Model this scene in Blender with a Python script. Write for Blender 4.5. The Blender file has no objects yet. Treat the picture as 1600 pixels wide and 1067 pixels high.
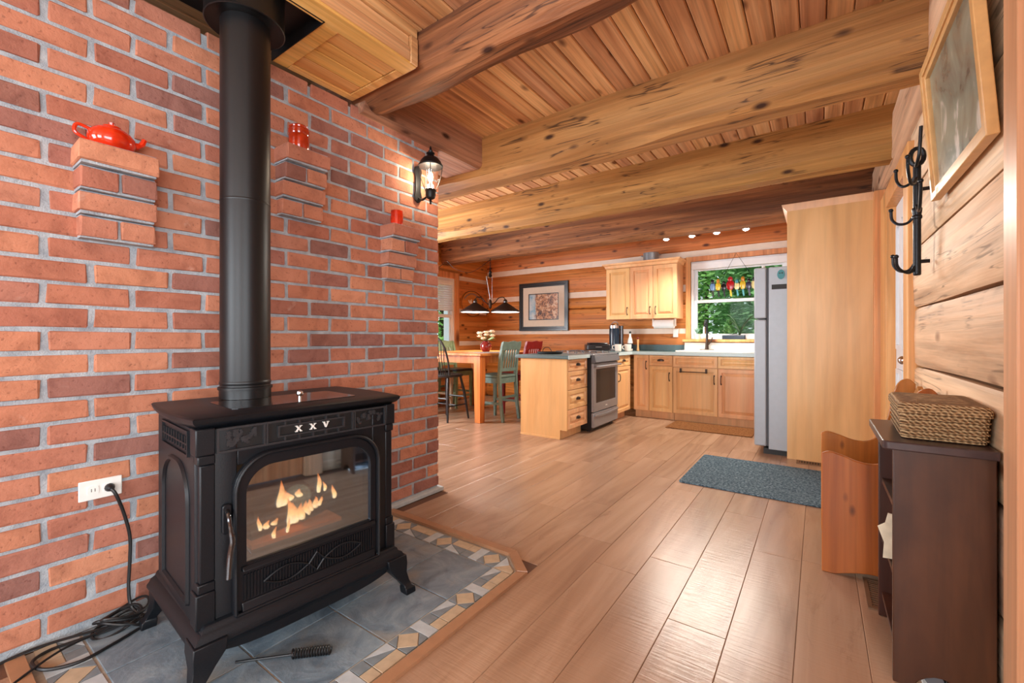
import bpy, bmesh, math, random
from mathutils import Vector, Matrix, noise
random.seed(7)
R = math.radians
PI = math.pi
scene = bpy.context.scene
COL = scene.collection

# ------------------------------------------------------------------ camera, world, lights, exposure
YAW = 35.16
cam_d = bpy.data.cameras.new('camera')
cam_d.sensor_width = 36.0
cam_d.lens = 36.0 * 680.0 / 1600.0
cam_d.shift_y = -5.5 / 1600.0
cam_d.clip_start = 0.02
cam = bpy.data.objects.new('camera', cam_d)
cam.location = (0, 0, 1.10)
cam.rotation_euler = (R(90), 0, R(YAW))
COL.objects.link(cam)
scene.camera = cam

world = bpy.data.worlds.new('world')
scene.world = world
world.use_nodes = True
wn = world.node_tree
bg = wn.nodes['Background']
bg.inputs[0].default_value = (0.80, 0.90, 1.0, 1)
bg.inputs[1].default_value = 1.5

scene.view_settings.view_transform = 'Standard'
scene.view_settings.look = 'None'
scene.view_settings.gamma = 1
scene.view_settings.use_curve_mapping = False
scene.view_settings.exposure = 0.3


def lamp(name, kind, loc, energy, color=(1, 1, 1), rot=None, size=None, size_y=None, radius=None, spot=None):
    d = bpy.data.lights.new(name, kind)
    d.energy = energy
    d.color = color
    if kind == 'AREA':
        d.shape = 'RECTANGLE'
        d.size = size
        d.size_y = size_y
    if radius is not None:
        d.shadow_soft_size = radius
    if spot is not None:
        d.spot_size = spot
        d.spot_blend = 0.6
    o = bpy.data.objects.new(name, d)
    o.location = loc
    if rot is not None:
        o.rotation_euler = rot
    COL.objects.link(o)
    return o


DAY = (0.86, 0.94, 1.0)
lamp('sun', 'SUN', (0, 0, 8), 2.2, (1, 0.96, 0.88), (R(35), 0, R(12)), radius=None)
# daylight at the living room windows behind the camera, plus an added hall fill
lamp('daylight_front_window', 'AREA', (-2.4, -3.42, 1.45), 170, DAY, (R(-90), 0, R(180)), 2.9, 1.7)
lamp('daylight_front_window_b', 'AREA', (0.9, -3.42, 1.45), 120, DAY, (R(-90), 0, R(180)), 1.9, 1.7)
lamp('daylight_side_window', 'AREA', (2.52, -1.2, 1.45), 110, DAY, (R(90), 0, R(90)), 2.6, 1.6)
lamp('hall_fill_light', 'AREA', (-5.12, 2.95, 1.5), 150, DAY, (R(90), 0, R(-90)), 1.3, 1.3)  # added area light brightening the dining side; the wall has no opening here


# ------------------------------------------------------------------ colour and materials
def c(r, g, b):
    f = lambda v: (v / 255 / 12.92) if v / 255 <= 0.04045 else ((v / 255 + 0.055) / 1.055) ** 2.4
    return (f(r), f(g), f(b), 1)


MATS = {}


class NT:
    def __init__(s, name):
        s.m = bpy.data.materials.new(name)
        s.m.use_nodes = True
        s.t = s.m.node_tree
        s.b = s.t.nodes['Principled BSDF']
        MATS[name] = s.m

    def n(s, kind, **kw):
        x = s.t.nodes.new('ShaderNode' + kind)
        for k, v in kw.items():
            if k.startswith('i_'):
                x.inputs[int(k[2:]) if k[2:].isdigit() else k[2:]].default_value = v
            else:
                setattr(x, k, v)
        return x

    def l(s, a, b):
        s.t.links.new(a, b)

    def ramp(s, fac, stops, interp='LINEAR'):
        x = s.n('ValToRGB')
        e = x.color_ramp
        e.interpolation = interp
        while len(e.elements) < len(stops):
            e.elements.new(0.5)
        for el, (p, col) in zip(e.elements, stops):
            el.position = p
            el.color = col
        s.l(fac, x.inputs[0])
        return x.outputs[0]

    def mix(s, fac, a, b, mode='MIX'):
        x = s.n('MixRGB', blend_type=mode)
        for i, v in enumerate((fac, a, b)):
            if hasattr(v, 'is_linked') or hasattr(v, 'links'):
                s.l(v, x.inputs[i])
            else:
                x.inputs[i].default_value = v
        return x.outputs[0]

    def math(s, op, a, b=0.0, clamp=False):
        x = s.n('Math', operation=op, use_clamp=clamp)
        for i, v in enumerate((a, b)):
            if hasattr(v, 'links'):
                s.l(v, x.inputs[i])
            else:
                x.inputs[i].default_value = v
        return x.outputs[0]

    def coords(s, scale=(1, 1, 1), rnd=0.0, rot=(0, 0, 0)):
        tc = s.n('TexCoord')
        v = tc.outputs['Object']
        if rnd:
            oi = s.n('ObjectInfo')
            cb = s.n('CombineXYZ')
            s.l(s.math('MULTIPLY', oi.outputs['Random'], 37.0 * rnd), cb.inputs[0])
            s.l(s.math('MULTIPLY', oi.outputs['Random'], 91.0 * rnd), cb.inputs[1])
            s.l(s.math('MULTIPLY', oi.outputs['Random'], 53.0 * rnd), cb.inputs[2])
            va = s.n('VectorMath', operation='ADD')
            s.l(v, va.inputs[0])
            s.l(cb.outputs[0], va.inputs[1])
            v = va.outputs[0]
        mp = s.n('Mapping')
        mp.inputs['Scale'].default_value = scale
        mp.inputs['Rotation'].default_value = rot
        s.l(v, mp.inputs[0])
        return mp.outputs[0]

    def noise(s, vec, scale=1.0, detail=4.0, rough=0.55, dist=0.0):
        x = s.n('TexNoise')
        s.l(vec, x.inputs['Vector'])
        x.inputs['Scale'].default_value = scale
        x.inputs['Detail'].default_value = detail
        x.inputs['Roughness'].default_value = rough
        x.inputs['Distortion'].default_value = dist
        return x.outputs[0]

    def bump(s, h, strength=0.2, dist=0.01):
        x = s.n('Bump')
        x.inputs['Strength'].default_value = strength
        x.inputs['Distance'].default_value = dist
        s.l(h, x.inputs['Height'])
        s.l(x.outputs[0], s.b.inputs['Normal'])

    def base(s, col, rough=0.5, metal=0.0, spec=0.5, coat=0.0):
        if hasattr(col, 'links'):
            s.l(col, s.b.inputs['Base Color'])
        else:
            s.b.inputs['Base Color'].default_value = col
        if hasattr(rough, 'links'):
            s.l(rough, s.b.inputs['Roughness'])
        else:
            s.b.inputs['Roughness'].default_value = rough
        s.b.inputs['Metallic'].default_value = metal
        s.b.inputs['Specular IOR Level'].default_value = spec
        s.b.inputs['Coat Weight'].default_value = coat
        return s.m


def plain(name, col, rough=0.5, metal=0.0, var=0.06, nscale=30, bump=0.0, coat=0.0, spec=0.5):
    """a painted, metal or plastic surface with a little procedural unevenness"""
    t = NT(name)
    v = t.coords()
    nz = t.noise(v, nscale, 3)
    lo = tuple(max(0, x * (1 - var)) for x in col[:3]) + (1,)
    hi = tuple(min(1, x * (1 + var)) for x in col[:3]) + (1,)
    cc = t.ramp(nz, [(0.3, lo), (0.7, hi)])
    if bump:
        t.bump(nz, bump, 0.004)
    return t.base(cc, rough, metal, spec, coat)


def wood(name, dark, mid, light, axis=0, freq=9.0, stretch=0.06, rough=0.45, bump=0.15, knots=0.0, rnd=0.22, off=1.0,
         streak=0.35, spec=0.4, kcol=(60, 32, 15), checks=0.0):
    t = NT(name)
    sc = [freq] * 3
    sc[axis] = freq * stretch
    v = t.coords(tuple(sc), off)
    n1 = t.noise(v, 1.0, 5, 0.55, 1.4)
    col = t.ramp(n1, [(0.30, dark), (0.5, mid), (0.70, light)])
    sf = [freq * 7] * 3
    sf[axis] = freq * 7 * stretch * 0.35
    v2 = t.coords(tuple(sf), off)
    n2 = t.noise(v2, 1.0, 3, 0.6, 0.3)
    st = t.ramp(n2, [(0.35, (1 - streak,) * 3 + (1,)), (0.6, (1.08, 1.06, 1.04, 1))])
    col = t.mix(1.0, col, st, 'MULTIPLY')
    if knots:
        sk = [knots * 2.2] * 3
        sk[axis] = knots
        v3 = t.coords(tuple(sk), off)
        vo = t.n('TexVoronoi', feature='F1')
        t.l(v3, vo.inputs['Vector'])
        vo.inputs['Scale'].default_value = 1.0
        kd = t.ramp(vo.outputs['Distance'], [(0.07, (1, 1, 1, 1)), (0.19, (0, 0, 0, 1))])
        col = t.mix(kd, col, c(*kcol))
    if checks:
        sk = [freq * 2.5] * 3
        sk[axis] = freq * 2.5 * 0.05
        v4 = t.coords(tuple(sk), off)
        n4 = t.noise(v4, 1.0, 3, 0.55, 0.8)
        ck = t.ramp(t.math('ABSOLUTE', t.math('SUBTRACT', n4, 0.5)), [(0.004, (1, 1, 1, 1)), (0.018, (0, 0, 0, 1))])
        brk = t.noise(t.coords((2.3, 2.3, 2.3), off), 1.0, 3, 0.6)
        ck = t.math('MULTIPLY', ck, t.ramp(brk, [(0.48, (0, 0, 0, 1)), (0.56, (1, 1, 1, 1))]))
        ck = t.math('MULTIPLY', ck, checks)
        col = t.mix(ck, col, c(58, 34, 18))
    if rnd:
        oi = t.n('ObjectInfo')
        hs = t.n('HueSaturation')
        t.l(t.math('ADD', t.math('MULTIPLY', oi.outputs['Random'], rnd), 1 - rnd / 2), hs.inputs['Value'])
        t.l(t.math('ADD', t.math('MULTIPLY', oi.outputs['Random'], 0.02), 0.49), hs.inputs['Hue'])
        t.l(col, hs.inputs['Color'])
        col = hs.outputs[0]
    if bump:
        h = t.math('ADD', n2, t.math('MULTIPLY', n1, 0.6))
        t.bump(h, bump, 0.01)
    return t.base(col, rough, 0, spec)


# brick, one tone for each brick from its own random value
def brick_mat():
    t = NT('brick')
    oi = t.n('ObjectInfo')
    v = t.coords((1, 1, 1), 1.0)
    base = t.ramp(oi.outputs['Random'], [(0.0, c(140, 96, 84)), (0.10, c(166, 104, 84)), (0.25, c(182, 118, 92)), (0.45, c(191, 128, 98)),
                                         (0.62, c(174, 112, 92)), (0.78, c(199, 136, 105)), (0.9, c(161, 106, 92)), (1.0, c(134, 96, 88))])
    n1 = t.noise(v, 11, 5, 0.6, 0.6)
    m = t.ramp(n1, [(0.3, (0.74, 0.70, 0.70, 1)), (0.52, (1, 1, 1, 1)), (0.75, (1.12, 1.14, 1.16, 1))])
    col = t.mix(1.0, base, m, 'MULTIPLY')
    n2 = t.noise(v, 75, 4, 0.6)
    sp = t.ramp(n2, [(0.32, (1, 1, 1, 1)), (0.39, (0, 0, 0, 1))])
    col = t.mix(t.math('MULTIPLY', sp, 0.45), col, c(92, 48, 40))
    n3 = t.noise(v, 6, 4, 0.7, 1.2)
    wh = t.ramp(n3, [(0.66, (0, 0, 0, 1)), (0.80, (1, 1, 1, 1))])
    col = t.mix(t.math('MULTIPLY', wh, 0.35), col, c(214, 188, 172))
    t.bump(t.math('ADD', n2, n1), 0.45, 0.006)
    return t.base(col, 0.85, 0, 0.25)


brick_mat()
t = NT('mortar')
v = t.coords()
n1 = t.noise(v, 18, 5, 0.65)
n2 = t.noise(v, 160, 3)
cc = t.ramp(n1, [(0.3, c(136, 144, 152)), (0.55, c(166, 173, 179)), (0.8, c(192, 197, 199))])
t.bump(t.math('ADD', n2, n1), 0.5, 0.008)
t.base(cc, 0.9, 0, 0.2)

wood('floor_plank', c(150, 103, 74), c(174, 125, 93), c(191, 143, 109), axis=1, freq=6, stretch=0.10, rough=0.30, bump=0.0, rnd=0.10, streak=0.13, spec=0.45)
# fine saw ridges across each laminate board
t = NT('floor_plank_ridged')
v = t.coords((6, 0.6, 6), 1.0)
n1 = t.noise(v, 1.0, 5, 0.55, 1.2)
col = t.ramp(n1, [(0.28, c(146, 113, 90)), (0.5, c(167, 133, 107)), (0.72, c(183, 150, 124))])
v2 = t.coords((9, 1.2, 9), 1.0)
n2 = t.noise(v2, 1.0, 6, 0.7, 2.2)
col = t.mix(t.ramp(n2, [(0.30, (0.35, 0.35, 0.35, 1)), (0.42, (0, 0, 0, 1))]), col, c(118, 86, 66))
oi = t.n('ObjectInfo')
hs = t.n('HueSaturation')
t.l(t.math('ADD', t.math('MULTIPLY', oi.outputs['Random'], 0.12), 0.94), hs.inputs['Value'])
t.l(col, hs.inputs['Color'])
v3 = t.coords((7, 95, 7), 1.0)
n3 = t.noise(v3, 1.0, 3, 0.55, 0.4)
t.bump(n3, 0.2, 0.006)
t.base(hs.outputs[0], 0.27, 0, 0.55)

wood('ceiling_plank', c(168, 116, 76), c(204, 152, 106), c(224, 178, 132), axis=1, freq=9, stretch=0.05, rough=0.42, bump=0.05, knots=3.2, rnd=0.35, streak=0.22, kcol=(92, 46, 22))
wood('beam', c(142, 97, 50), c(172, 124, 70), c(196, 149, 90), axis=0, freq=5, stretch=0.06, rough=0.62, bump=0.6, knots=3.4, rnd=0.16, streak=0.18, checks=0.85)
wood('beam_lengthwise', c(138, 96, 70), c(170, 124, 94), c(192, 148, 116), axis=1, freq=5, stretch=0.06, rough=0.65, bump=0.6, knots=3.4, rnd=0.1, streak=0.3, checks=0.7)
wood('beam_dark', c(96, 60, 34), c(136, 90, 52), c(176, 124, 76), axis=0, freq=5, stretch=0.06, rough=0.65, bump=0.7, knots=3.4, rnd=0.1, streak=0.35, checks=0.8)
wood('log', c(172, 100, 44), c(204, 130, 64), c(222, 154, 86), axis=0, freq=6, stretch=0.05, rough=0.55, bump=0.3, knots=3.0, rnd=0.14, streak=0.25, checks=0.5, kcol=(84, 40, 16))
wood('log_side', c(172, 100, 44), c(204, 130, 64), c(222, 154, 86), axis=1, freq=6, stretch=0.05, rough=0.55, bump=0.3, knots=3.0, rnd=0.14, streak=0.25, checks=0.5, kcol=(84, 40, 16))
wood('log_pale', c(190, 148, 114), c(216, 178, 144), c(232, 202, 172), axis=1, freq=4, stretch=0.09, rough=0.6, bump=0.35, knots=2.4, rnd=0.12, streak=0.22, checks=0.55, kcol=(110, 66, 40))
wood('pine_trim', c(190, 126, 72), c(212, 148, 92), c(226, 168, 112), axis=2, freq=8, stretch=0.05, rough=0.4, bump=0.04, knots=1.0, rnd=0.1, streak=0.16, kcol=(96, 48, 20))
wood('pine_near', c(186, 138, 96), c(206, 158, 114), c(222, 178, 134), axis=2, freq=6, stretch=0.05, rough=0.4, bump=0.04, knots=1.0, rnd=0.1, streak=0.12, kcol=(120, 70, 40))
wood('pine_soffit', c(196, 134, 66), c(218, 162, 92), c(232, 184, 118), axis=1, freq=9, stretch=0.05, rough=0.4, bump=0.05, knots=1.4, rnd=0.18, streak=0.16, kcol=(110, 60, 28))
wood('maple', c(200, 150, 96), c(211, 163, 109), c(220, 175, 122), axis=2, freq=2.5, stretch=0.15, rough=0.35, bump=0.0, rnd=0.06, streak=0.04, spec=0.45)
wood('maple_cabinet', c(214, 162, 112), c(226, 176, 124), c(234, 190, 138), axis=2, freq=3, stretch=0.12, rough=0.33, bump=0.0, rnd=0.07, streak=0.05, spec=0.45)
wood('honey_pine', c(130, 72, 26), c(158, 92, 36), c(180, 112, 50), axis=2, freq=5, stretch=0.08, rough=0.3, bump=0.0, knots=5.0, rnd=0.1, streak=0.14, kcol=(60, 24, 8))
wood('dark_walnut', c(46, 25, 16), c(64, 36, 23), c(84, 50, 32), axis=2, freq=4, stretch=0.15, rough=0.4, bump=0.03, rnd=0.05, streak=0.15)
wood('walnut_top', c(52, 40, 40), c(66, 52, 50), c(80, 64, 60), axis=1, freq=4, stretch=0.15, rough=0.3, bump=0.0, rnd=0.05, streak=0.1)
wood('table_pine', c(176, 92, 40), c(206, 122, 62), c(222, 146, 84), axis=2, freq=8, stretch=0.06, rough=0.35, bump=0.02, rnd=0.05, streak=0.15)
wood('firewood', c(46, 34, 28), c(90, 74, 64), c(130, 112, 98), axis=0, freq=14, stretch=0.1, rough=0.9, bump=0.6, rnd=0.2, streak=0.4)

plain('chinking', c(232, 216, 200), 0.85, var=0.05, nscale=9, bump=0.3)
plain('cast_iron', c(14, 17, 22), 0.42, 0.0, 0.25, 220, 0.10, spec=0.32)
plain('cast_iron_dark', c(9, 9, 10), 0.6, 0.0, 0.2, 200, 0.1)
plain('cast_iron_highlight', c(46, 47, 50), 0.4, 0.1, 0.2, 120, 0.1, spec=0.4)  # paler iron so raised relief stands out, highlights put into the colour
plain('pipe_black', c(13, 13, 15), 0.40, 0.0, 0.12, 60, 0.02, spec=0.4)
plain('black_metal', c(22, 22, 24), 0.4, 0.2, 0.2, 40)
plain('iron_hook', c(30, 31, 34), 0.38, 0.6, 0.2, 60)
plain('bronze', c(66, 52, 44), 0.38, 0.6, 0.2, 60)
plain('chrome', c(222, 222, 224), 0.10, 1.0, 0.03, 20)
plain('steel', c(150, 152, 156), 0.28, 0.45, 0.05, 40)
plain('steel_dark', c(104, 106, 110), 0.35, 0.4, 0.05, 40)
plain('stove_plate', c(92, 92, 94), 0.12, 0.9, 0.15, 12)
plain('ash_lining', c(70, 72, 76), 0.9, 0, 0.25, 22, 0.3)
plain('white_plastic', c(238, 236, 230), 0.4, 0, 0.02, 20)
plain('white_paint', c(226, 228, 230), 0.4, 0, 0.03, 20)
plain('vinyl_white', c(232, 234, 238), 0.4, 0, 0.02, 20)
plain('enamel_white', c(244, 240, 232), 0.15, 0, 0.02, 10, coat=0.5)
plain('paper_white', c(240, 240, 238), 0.8, 0, 0.02, 60)
plain('dark_slot', c(40, 38, 36), 0.6)
plain('cable_black', c(18, 18, 20), 0.45, 0, 0.1)
plain('red_glaze', c(206, 44, 14), 0.12, 0, 0.35, 14, coat=0.6)
plain('red_glaze_dark', c(176, 46, 14), 0.14, 0, 0.45, 18, coat=0.6)
plain('maroon_glaze', c(128, 28, 30), 0.12, 0, 0.35, 26, coat=0.6)
plain('green_counter', c(86, 112, 116), 0.3, 0, 0.18, 120)
plain('counter_edge', c(186, 204, 204), 0.3, 0, 0.06, 60)
plain('fridge_grey', c(164, 170, 176), 0.42, 0.1, 0.03, 20)
plain('fridge_seal', c(70, 72, 76), 0.6)
plain('chair_black', c(34, 36, 40), 0.35, 0, 0.2, 30)
plain('chair_green', c(106, 128, 118), 0.5, 0, 0.15, 20)
plain('chair_sage', c(134, 154, 118), 0.5, 0, 0.15, 20)
plain('chair_cream', c(188, 168, 140), 0.5, 0, 0.12, 20)
plain('chair_red', c(136, 28, 28), 0.4, 0, 0.15, 20)
plain('table_grey', c(150, 152, 154), 0.3, 0, 0.08, 20)
plain('mosaic_beige', c(184, 162, 134), 0.5, 0, 0.12, 25, 0.2)
plain('mosaic_grey', c(118, 126, 130), 0.5, 0, 0.15, 25, 0.2)
plain('mosaic_pale', c(176, 182, 184), 0.45, 0, 0.1, 25, 0.2)
plain('grout', c(170, 164, 152), 0.9, 0, 0.08, 60, 0.2)
plain('floor_gap', c(96, 62, 42), 0.8)
plain('floor_trim', c(162, 118, 86), 0.4, 0, 0.08, 20)
plain('kerb_concrete', c(176, 180, 180), 0.8, 0, 0.08, 40, 0.2)
plain('frame_black', c(28, 24, 26), 0.3, 0, 0.1)
plain('mat_cream', c(222, 212, 196), 0.8, 0, 0.03)
plain('frame_oak', c(204, 156, 100), 0.35, 0, 0.1, 20)
plain('leaf_green', c(74, 120, 58), 0.55, 0, 0.35, 8)
plain('leaf_pine', c(134, 182, 118), 0.7, 0, 0.3, 3)
plain('leaf_deep', c(112, 160, 110), 0.7, 0, 0.4, 3)
plain('leaf_light', c(158, 200, 122), 0.7, 0, 0.4, 3)
plain('grass', c(96, 130, 70), 0.9, 0, 0.3, 3)
plain('bark', c(84, 68, 54), 0.9, 0, 0.3, 8)
plain('blade_green', c(58, 84, 52), 0.5, 0, 0.2, 12)
plain('succulent', c(120, 160, 140), 0.5, 0, 0.2, 12)
plain('planter_navy', c(30, 44, 58), 0.35)
plain('map_paper', c(222, 206, 178), 0.8, 0, 0.12, 30)
plain('petal', c(248, 240, 218), 0.6, 0, 0.06, 30)
plain('petal_heart', c(232, 190, 120), 0.6, 0, 0.1, 30)
plain('shade_bronze', c(48, 36, 32), 0.45, 0.2, 0.15, 30)
plain('coffee_blue', c(22, 40, 56), 0.2, 0, 0.1)
plain('toaster_black', c(30, 30, 34), 0.3, 0, 0.1)
plain('cup_white', c(240, 228, 214), 0.3, 0, 0.02)
plain('wall_plaster', c(206, 190, 170), 0.8, 0, 0.03, 10)
plain('vent_brown', c(120, 90, 66), 0.5, 0.2, 0.05)
plain('blind_white', c(236, 240, 244), 0.6, 0, 0.02)
for nm, rgb in dict(glass_blue=(120, 160, 206), glass_yellow=(240, 206, 60), glass_black=(24, 24, 26), glass_red=(190, 24, 32), glass_cream=(250, 236, 170),
                    glass_amber=(226, 150, 50), glass_violet=(70, 66, 96), glass_tan=(190, 140, 110), glass_teal=(70, 160, 170), glass_gold=(236, 180, 50)).items():
    plain('suncatcher_' + nm, c(*rgb), 0.15, 0, 0.05, 20)
    MATS['suncatcher_' + nm].node_tree.nodes['Principled BSDF'].inputs['Transmission Weight'].default_value = 0.35

# slate with rusty patches
t = NT('slate_tile')
v = t.coords((1, 1, 1), 1.0)
n1 = t.noise(v, 7, 6, 0.65, 0.8)
n2 = t.noise(v, 3.5, 4, 0.6, 0.5)
n3 = t.noise(v, 60, 3, 0.6)
cc = t.ramp(n1, [(0.28, c(78, 92, 104)), (0.5, c(112, 126, 136)), (0.72, c(140, 152, 158))])
cc = t.mix(t.ramp(n2, [(0.52, (0, 0, 0, 1)), (0.70, (0.6, 0.6, 0.6, 1))]), cc, c(142, 128, 108))
t.bump(t.math('ADD', t.math('MULTIPLY', n1, 1.0), t.math('MULTIPLY', n3, 0.3)), 0.4, 0.01)
t.base(cc, 0.42, 0, 0.45)

# woven basket
t = NT('basket_weave')
v = t.coords((1, 1, 1))
w1 = t.n('TexWave', wave_type='BANDS', bands_direction='Z')
t.l(v, w1.inputs['Vector'])
w1.inputs['Scale'].default_value = 34
w1.inputs['Distortion'].default_value = 2.2
w1.inputs['Detail'].default_value = 2
n1 = t.noise(v, 60, 3, 0.6)
w2_ = t.n('TexWave', wave_type='BANDS', bands_direction='DIAGONAL')
t.l(v, w2_.inputs['Vector'])
w2_.inputs['Scale'].default_value = 42
w2_.inputs['Distortion'].default_value = 3
h = t.math('MULTIPLY', t.math('ADD', t.math('MULTIPLY', w1.outputs[1], 0.5), t.math('MULTIPLY', w2_.outputs[1], 0.5)), t.math('ADD', n1, 0.25))
cc = t.ramp(h, [(0.10, c(96, 70, 46)), (0.32, c(150, 116, 80)), (0.65, c(196, 164, 122))])
t.bump(h, 0.9, 0.01)
t.base(cc, 0.75, 0, 0.2)

for nm, lo, mi, hi, sc in (('mat_blue', (44, 60, 72), (82, 102, 114), (136, 154, 162), 70), ('mat_brown', (84, 52, 30), (128, 84, 50), (170, 122, 80), 120)):
    t = NT(nm)
    v = t.coords()
    n1 = t.noise(v, sc, 4, 0.7)
    cc = t.ramp(n1, [(0.34, c(*lo)), (0.5, c(*mi)), (0.66, c(*hi))])
    t.bump(n1, 0.8, 0.006)
    t.base(cc, 0.95, 0, 0.1)

# painted lakeside print: plain patches of pale blue, brown, orange
t = NT('print_landscape')
v = t.coords((1, 1, 1))
sx = t.n('SeparateXYZ')
t.l(v, sx.inputs[0])
n1 = t.noise(v, 16, 5, 0.7, 1.0)
land = t.ramp(n1, [(0.30, c(40, 32, 34)), (0.42, c(96, 64, 52)), (0.52, c(200, 140, 92)), (0.62, c(226, 206, 176)), (0.74, c(120, 96, 90))])
n2 = t.noise(v, 9, 3)
water = t.ramp(n2, [(0.35, c(130, 180, 208)), (0.6, c(206, 218, 224))])
k = t.math('ADD', sx.outputs[0], t.math('MULTIPLY', n2, 0.12))
msk = t.ramp(k, [(0.0, (0, 0, 0, 1)), (0.02, (1, 1, 1, 1))])
msk2 = t.n('MapRange')
t.l(k, msk2.inputs[0])
msk2.inputs[1].default_value = -0.12
msk2.inputs[2].default_value = -0.09
t.base(t.mix(msk2.outputs[0], water, land), 0.3, 0, 0.5)

t = NT('print_grey_green')
v = t.coords((1, 1, 1))
n1 = t.noise(v, 5, 4, 0.55, 1.0)
cc = t.ramp(n1, [(0.30, c(84, 72, 64)), (0.42, c(128, 128, 112)), (0.58, c(146, 154, 138)), (0.68, c(224, 216, 204))])
t.base(cc, 0.2, 0, 0.5)

t = NT('picture_glass')
gl = t.n('BsdfGlossy')
gl.inputs['Roughness'].default_value = 0.25
tr = t.n('BsdfTransparent')
mx = t.n('MixShader')
mx.inputs[0].default_value = 0.07
t.l(tr.outputs[0], mx.inputs[1])
t.l(gl.outputs[0], mx.inputs[2])
t.l(mx.outputs[0], t.t.nodes['Material Output'].inputs[0])

for nm in ('leaf_pine', 'leaf_deep', 'leaf_light'):   # light passes through thin leaves
    nt_ = MATS[nm].node_tree
    b_ = nt_.nodes['Principled BSDF']
    tl_ = nt_.nodes.new('ShaderNodeBsdfTranslucent')
    nt_.links.new(b_.inputs['Base Color'].links[0].from_socket, tl_.inputs[0])
    mx_ = nt_.nodes.new('ShaderNodeMixShader')
    mx_.inputs[0].default_value = 0.45
    nt_.links.new(b_.outputs[0], mx_.inputs[1])
    nt_.links.new(tl_.outputs[0], mx_.inputs[2])
    nt_.links.new(mx_.outputs[0], nt_.nodes['Material Output'].inputs[0])

t = NT('window_glass')
gl = t.n('BsdfGlossy')
gl.inputs['Roughness'].default_value = 0.02
tr = t.n('BsdfTransparent')
fr = t.n('Fresnel')
fr.inputs[0].default_value = 1.12
mx = t.n('MixShader')
t.l(fr.outputs[0], mx.inputs[0])
t.l(tr.outputs[0], mx.inputs[1])
t.l(gl.outputs[0], mx.inputs[2])
t.l(mx.outputs[0], t.t.nodes['Material Output'].inputs[0])

t = NT('stove_glass')
gl = t.n('BsdfGlossy')
gl.inputs['Roughness'].default_value = 0.03
tr = t.n('BsdfTransparent')
tr.inputs[0].default_value = (0.92, 0.92, 0.92, 1)
mx = t.n('MixShader')
gl.inputs[0].default_value = (0.50, 0.74, 1.0, 1)
mx.inputs[0].default_value = 0.58
t.l(tr.outputs[0], mx.inputs[1])
t.l(gl.outputs[0], mx.inputs[2])
t.l(mx.outputs[0], t.t.nodes['Material Output'].inputs[0])

t = NT('oven_glass')
t.base((0.02, 0.021, 0.023, 1), 0.12, 0, 0.25)

t = NT('lamp_glass')
gl = t.n('BsdfGlossy')
gl.inputs['Roughness'].default_value = 0.08
tr = t.n('BsdfTransparent')
tr.inputs[0].default_value = (0.97, 0.96, 0.94, 1)
mx = t.n('MixShader')
mx.inputs[0].default_value = 0.12
t.l(tr.outputs[0], mx.inputs[1])
t.l(gl.outputs[0], mx.inputs[2])
t.l(mx.outputs[0], t.t.nodes['Material Output'].inputs[0])


def emit(name, col, strength):
    t = NT(name)
    t.b.inputs['Base Color'].default_value = col
    t.b.inputs['Emission Color'].default_value = col
    t.b.inputs['Emission Strength'].default_value = strength


emit('bulb_warm', (1, 0.86, 0.66, 1), 22)
emit('bulb_white', (1, 0.96, 0.9, 1), 30)
emit('shade_glow', (1, 0.95, 0.86, 1), 5.0)
emit('ember', (1, 0.25, 0.06, 1), 0.25)

t = NT('flame')
v = t.coords((1, 1, 1))
sx = t.n('SeparateXYZ')
tc = t.n('TexCoord')
t.l(tc.outputs['Generated'], sx.inputs[0])
cc = t.ramp(sx.outputs[2], [(0.0, (1.0, 0.72, 0.38, 1)), (0.4, (1.0, 0.50, 0.16, 1)), (1.0, (1.0, 0.20, 0.04, 1))])
em = t.n('Emission')
t.l(cc, em.inputs[0])
em.inputs[1].default_value = 5.0
tr = t.n('BsdfTransparent')
mx = t.n('MixShader')
lw = t.n('LayerWeight')
lw.inputs[0].default_value = 0.35
fade = t.math('MULTIPLY', t.math('SUBTRACT', 1.0, lw.outputs['Facing']), t.ramp(sx.outputs[2], [(0.35, (1, 1, 1, 1)), (1.0, (0.25, 0.25, 0.25, 1))]))
t.l(fade, mx.inputs[0])
t.l(tr.outputs[0], mx.inputs[1])
t.l(em.outputs[0], mx.inputs[2])
t.l(mx.outputs[0], t.t.nodes['Material Output'].inputs[0])


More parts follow.
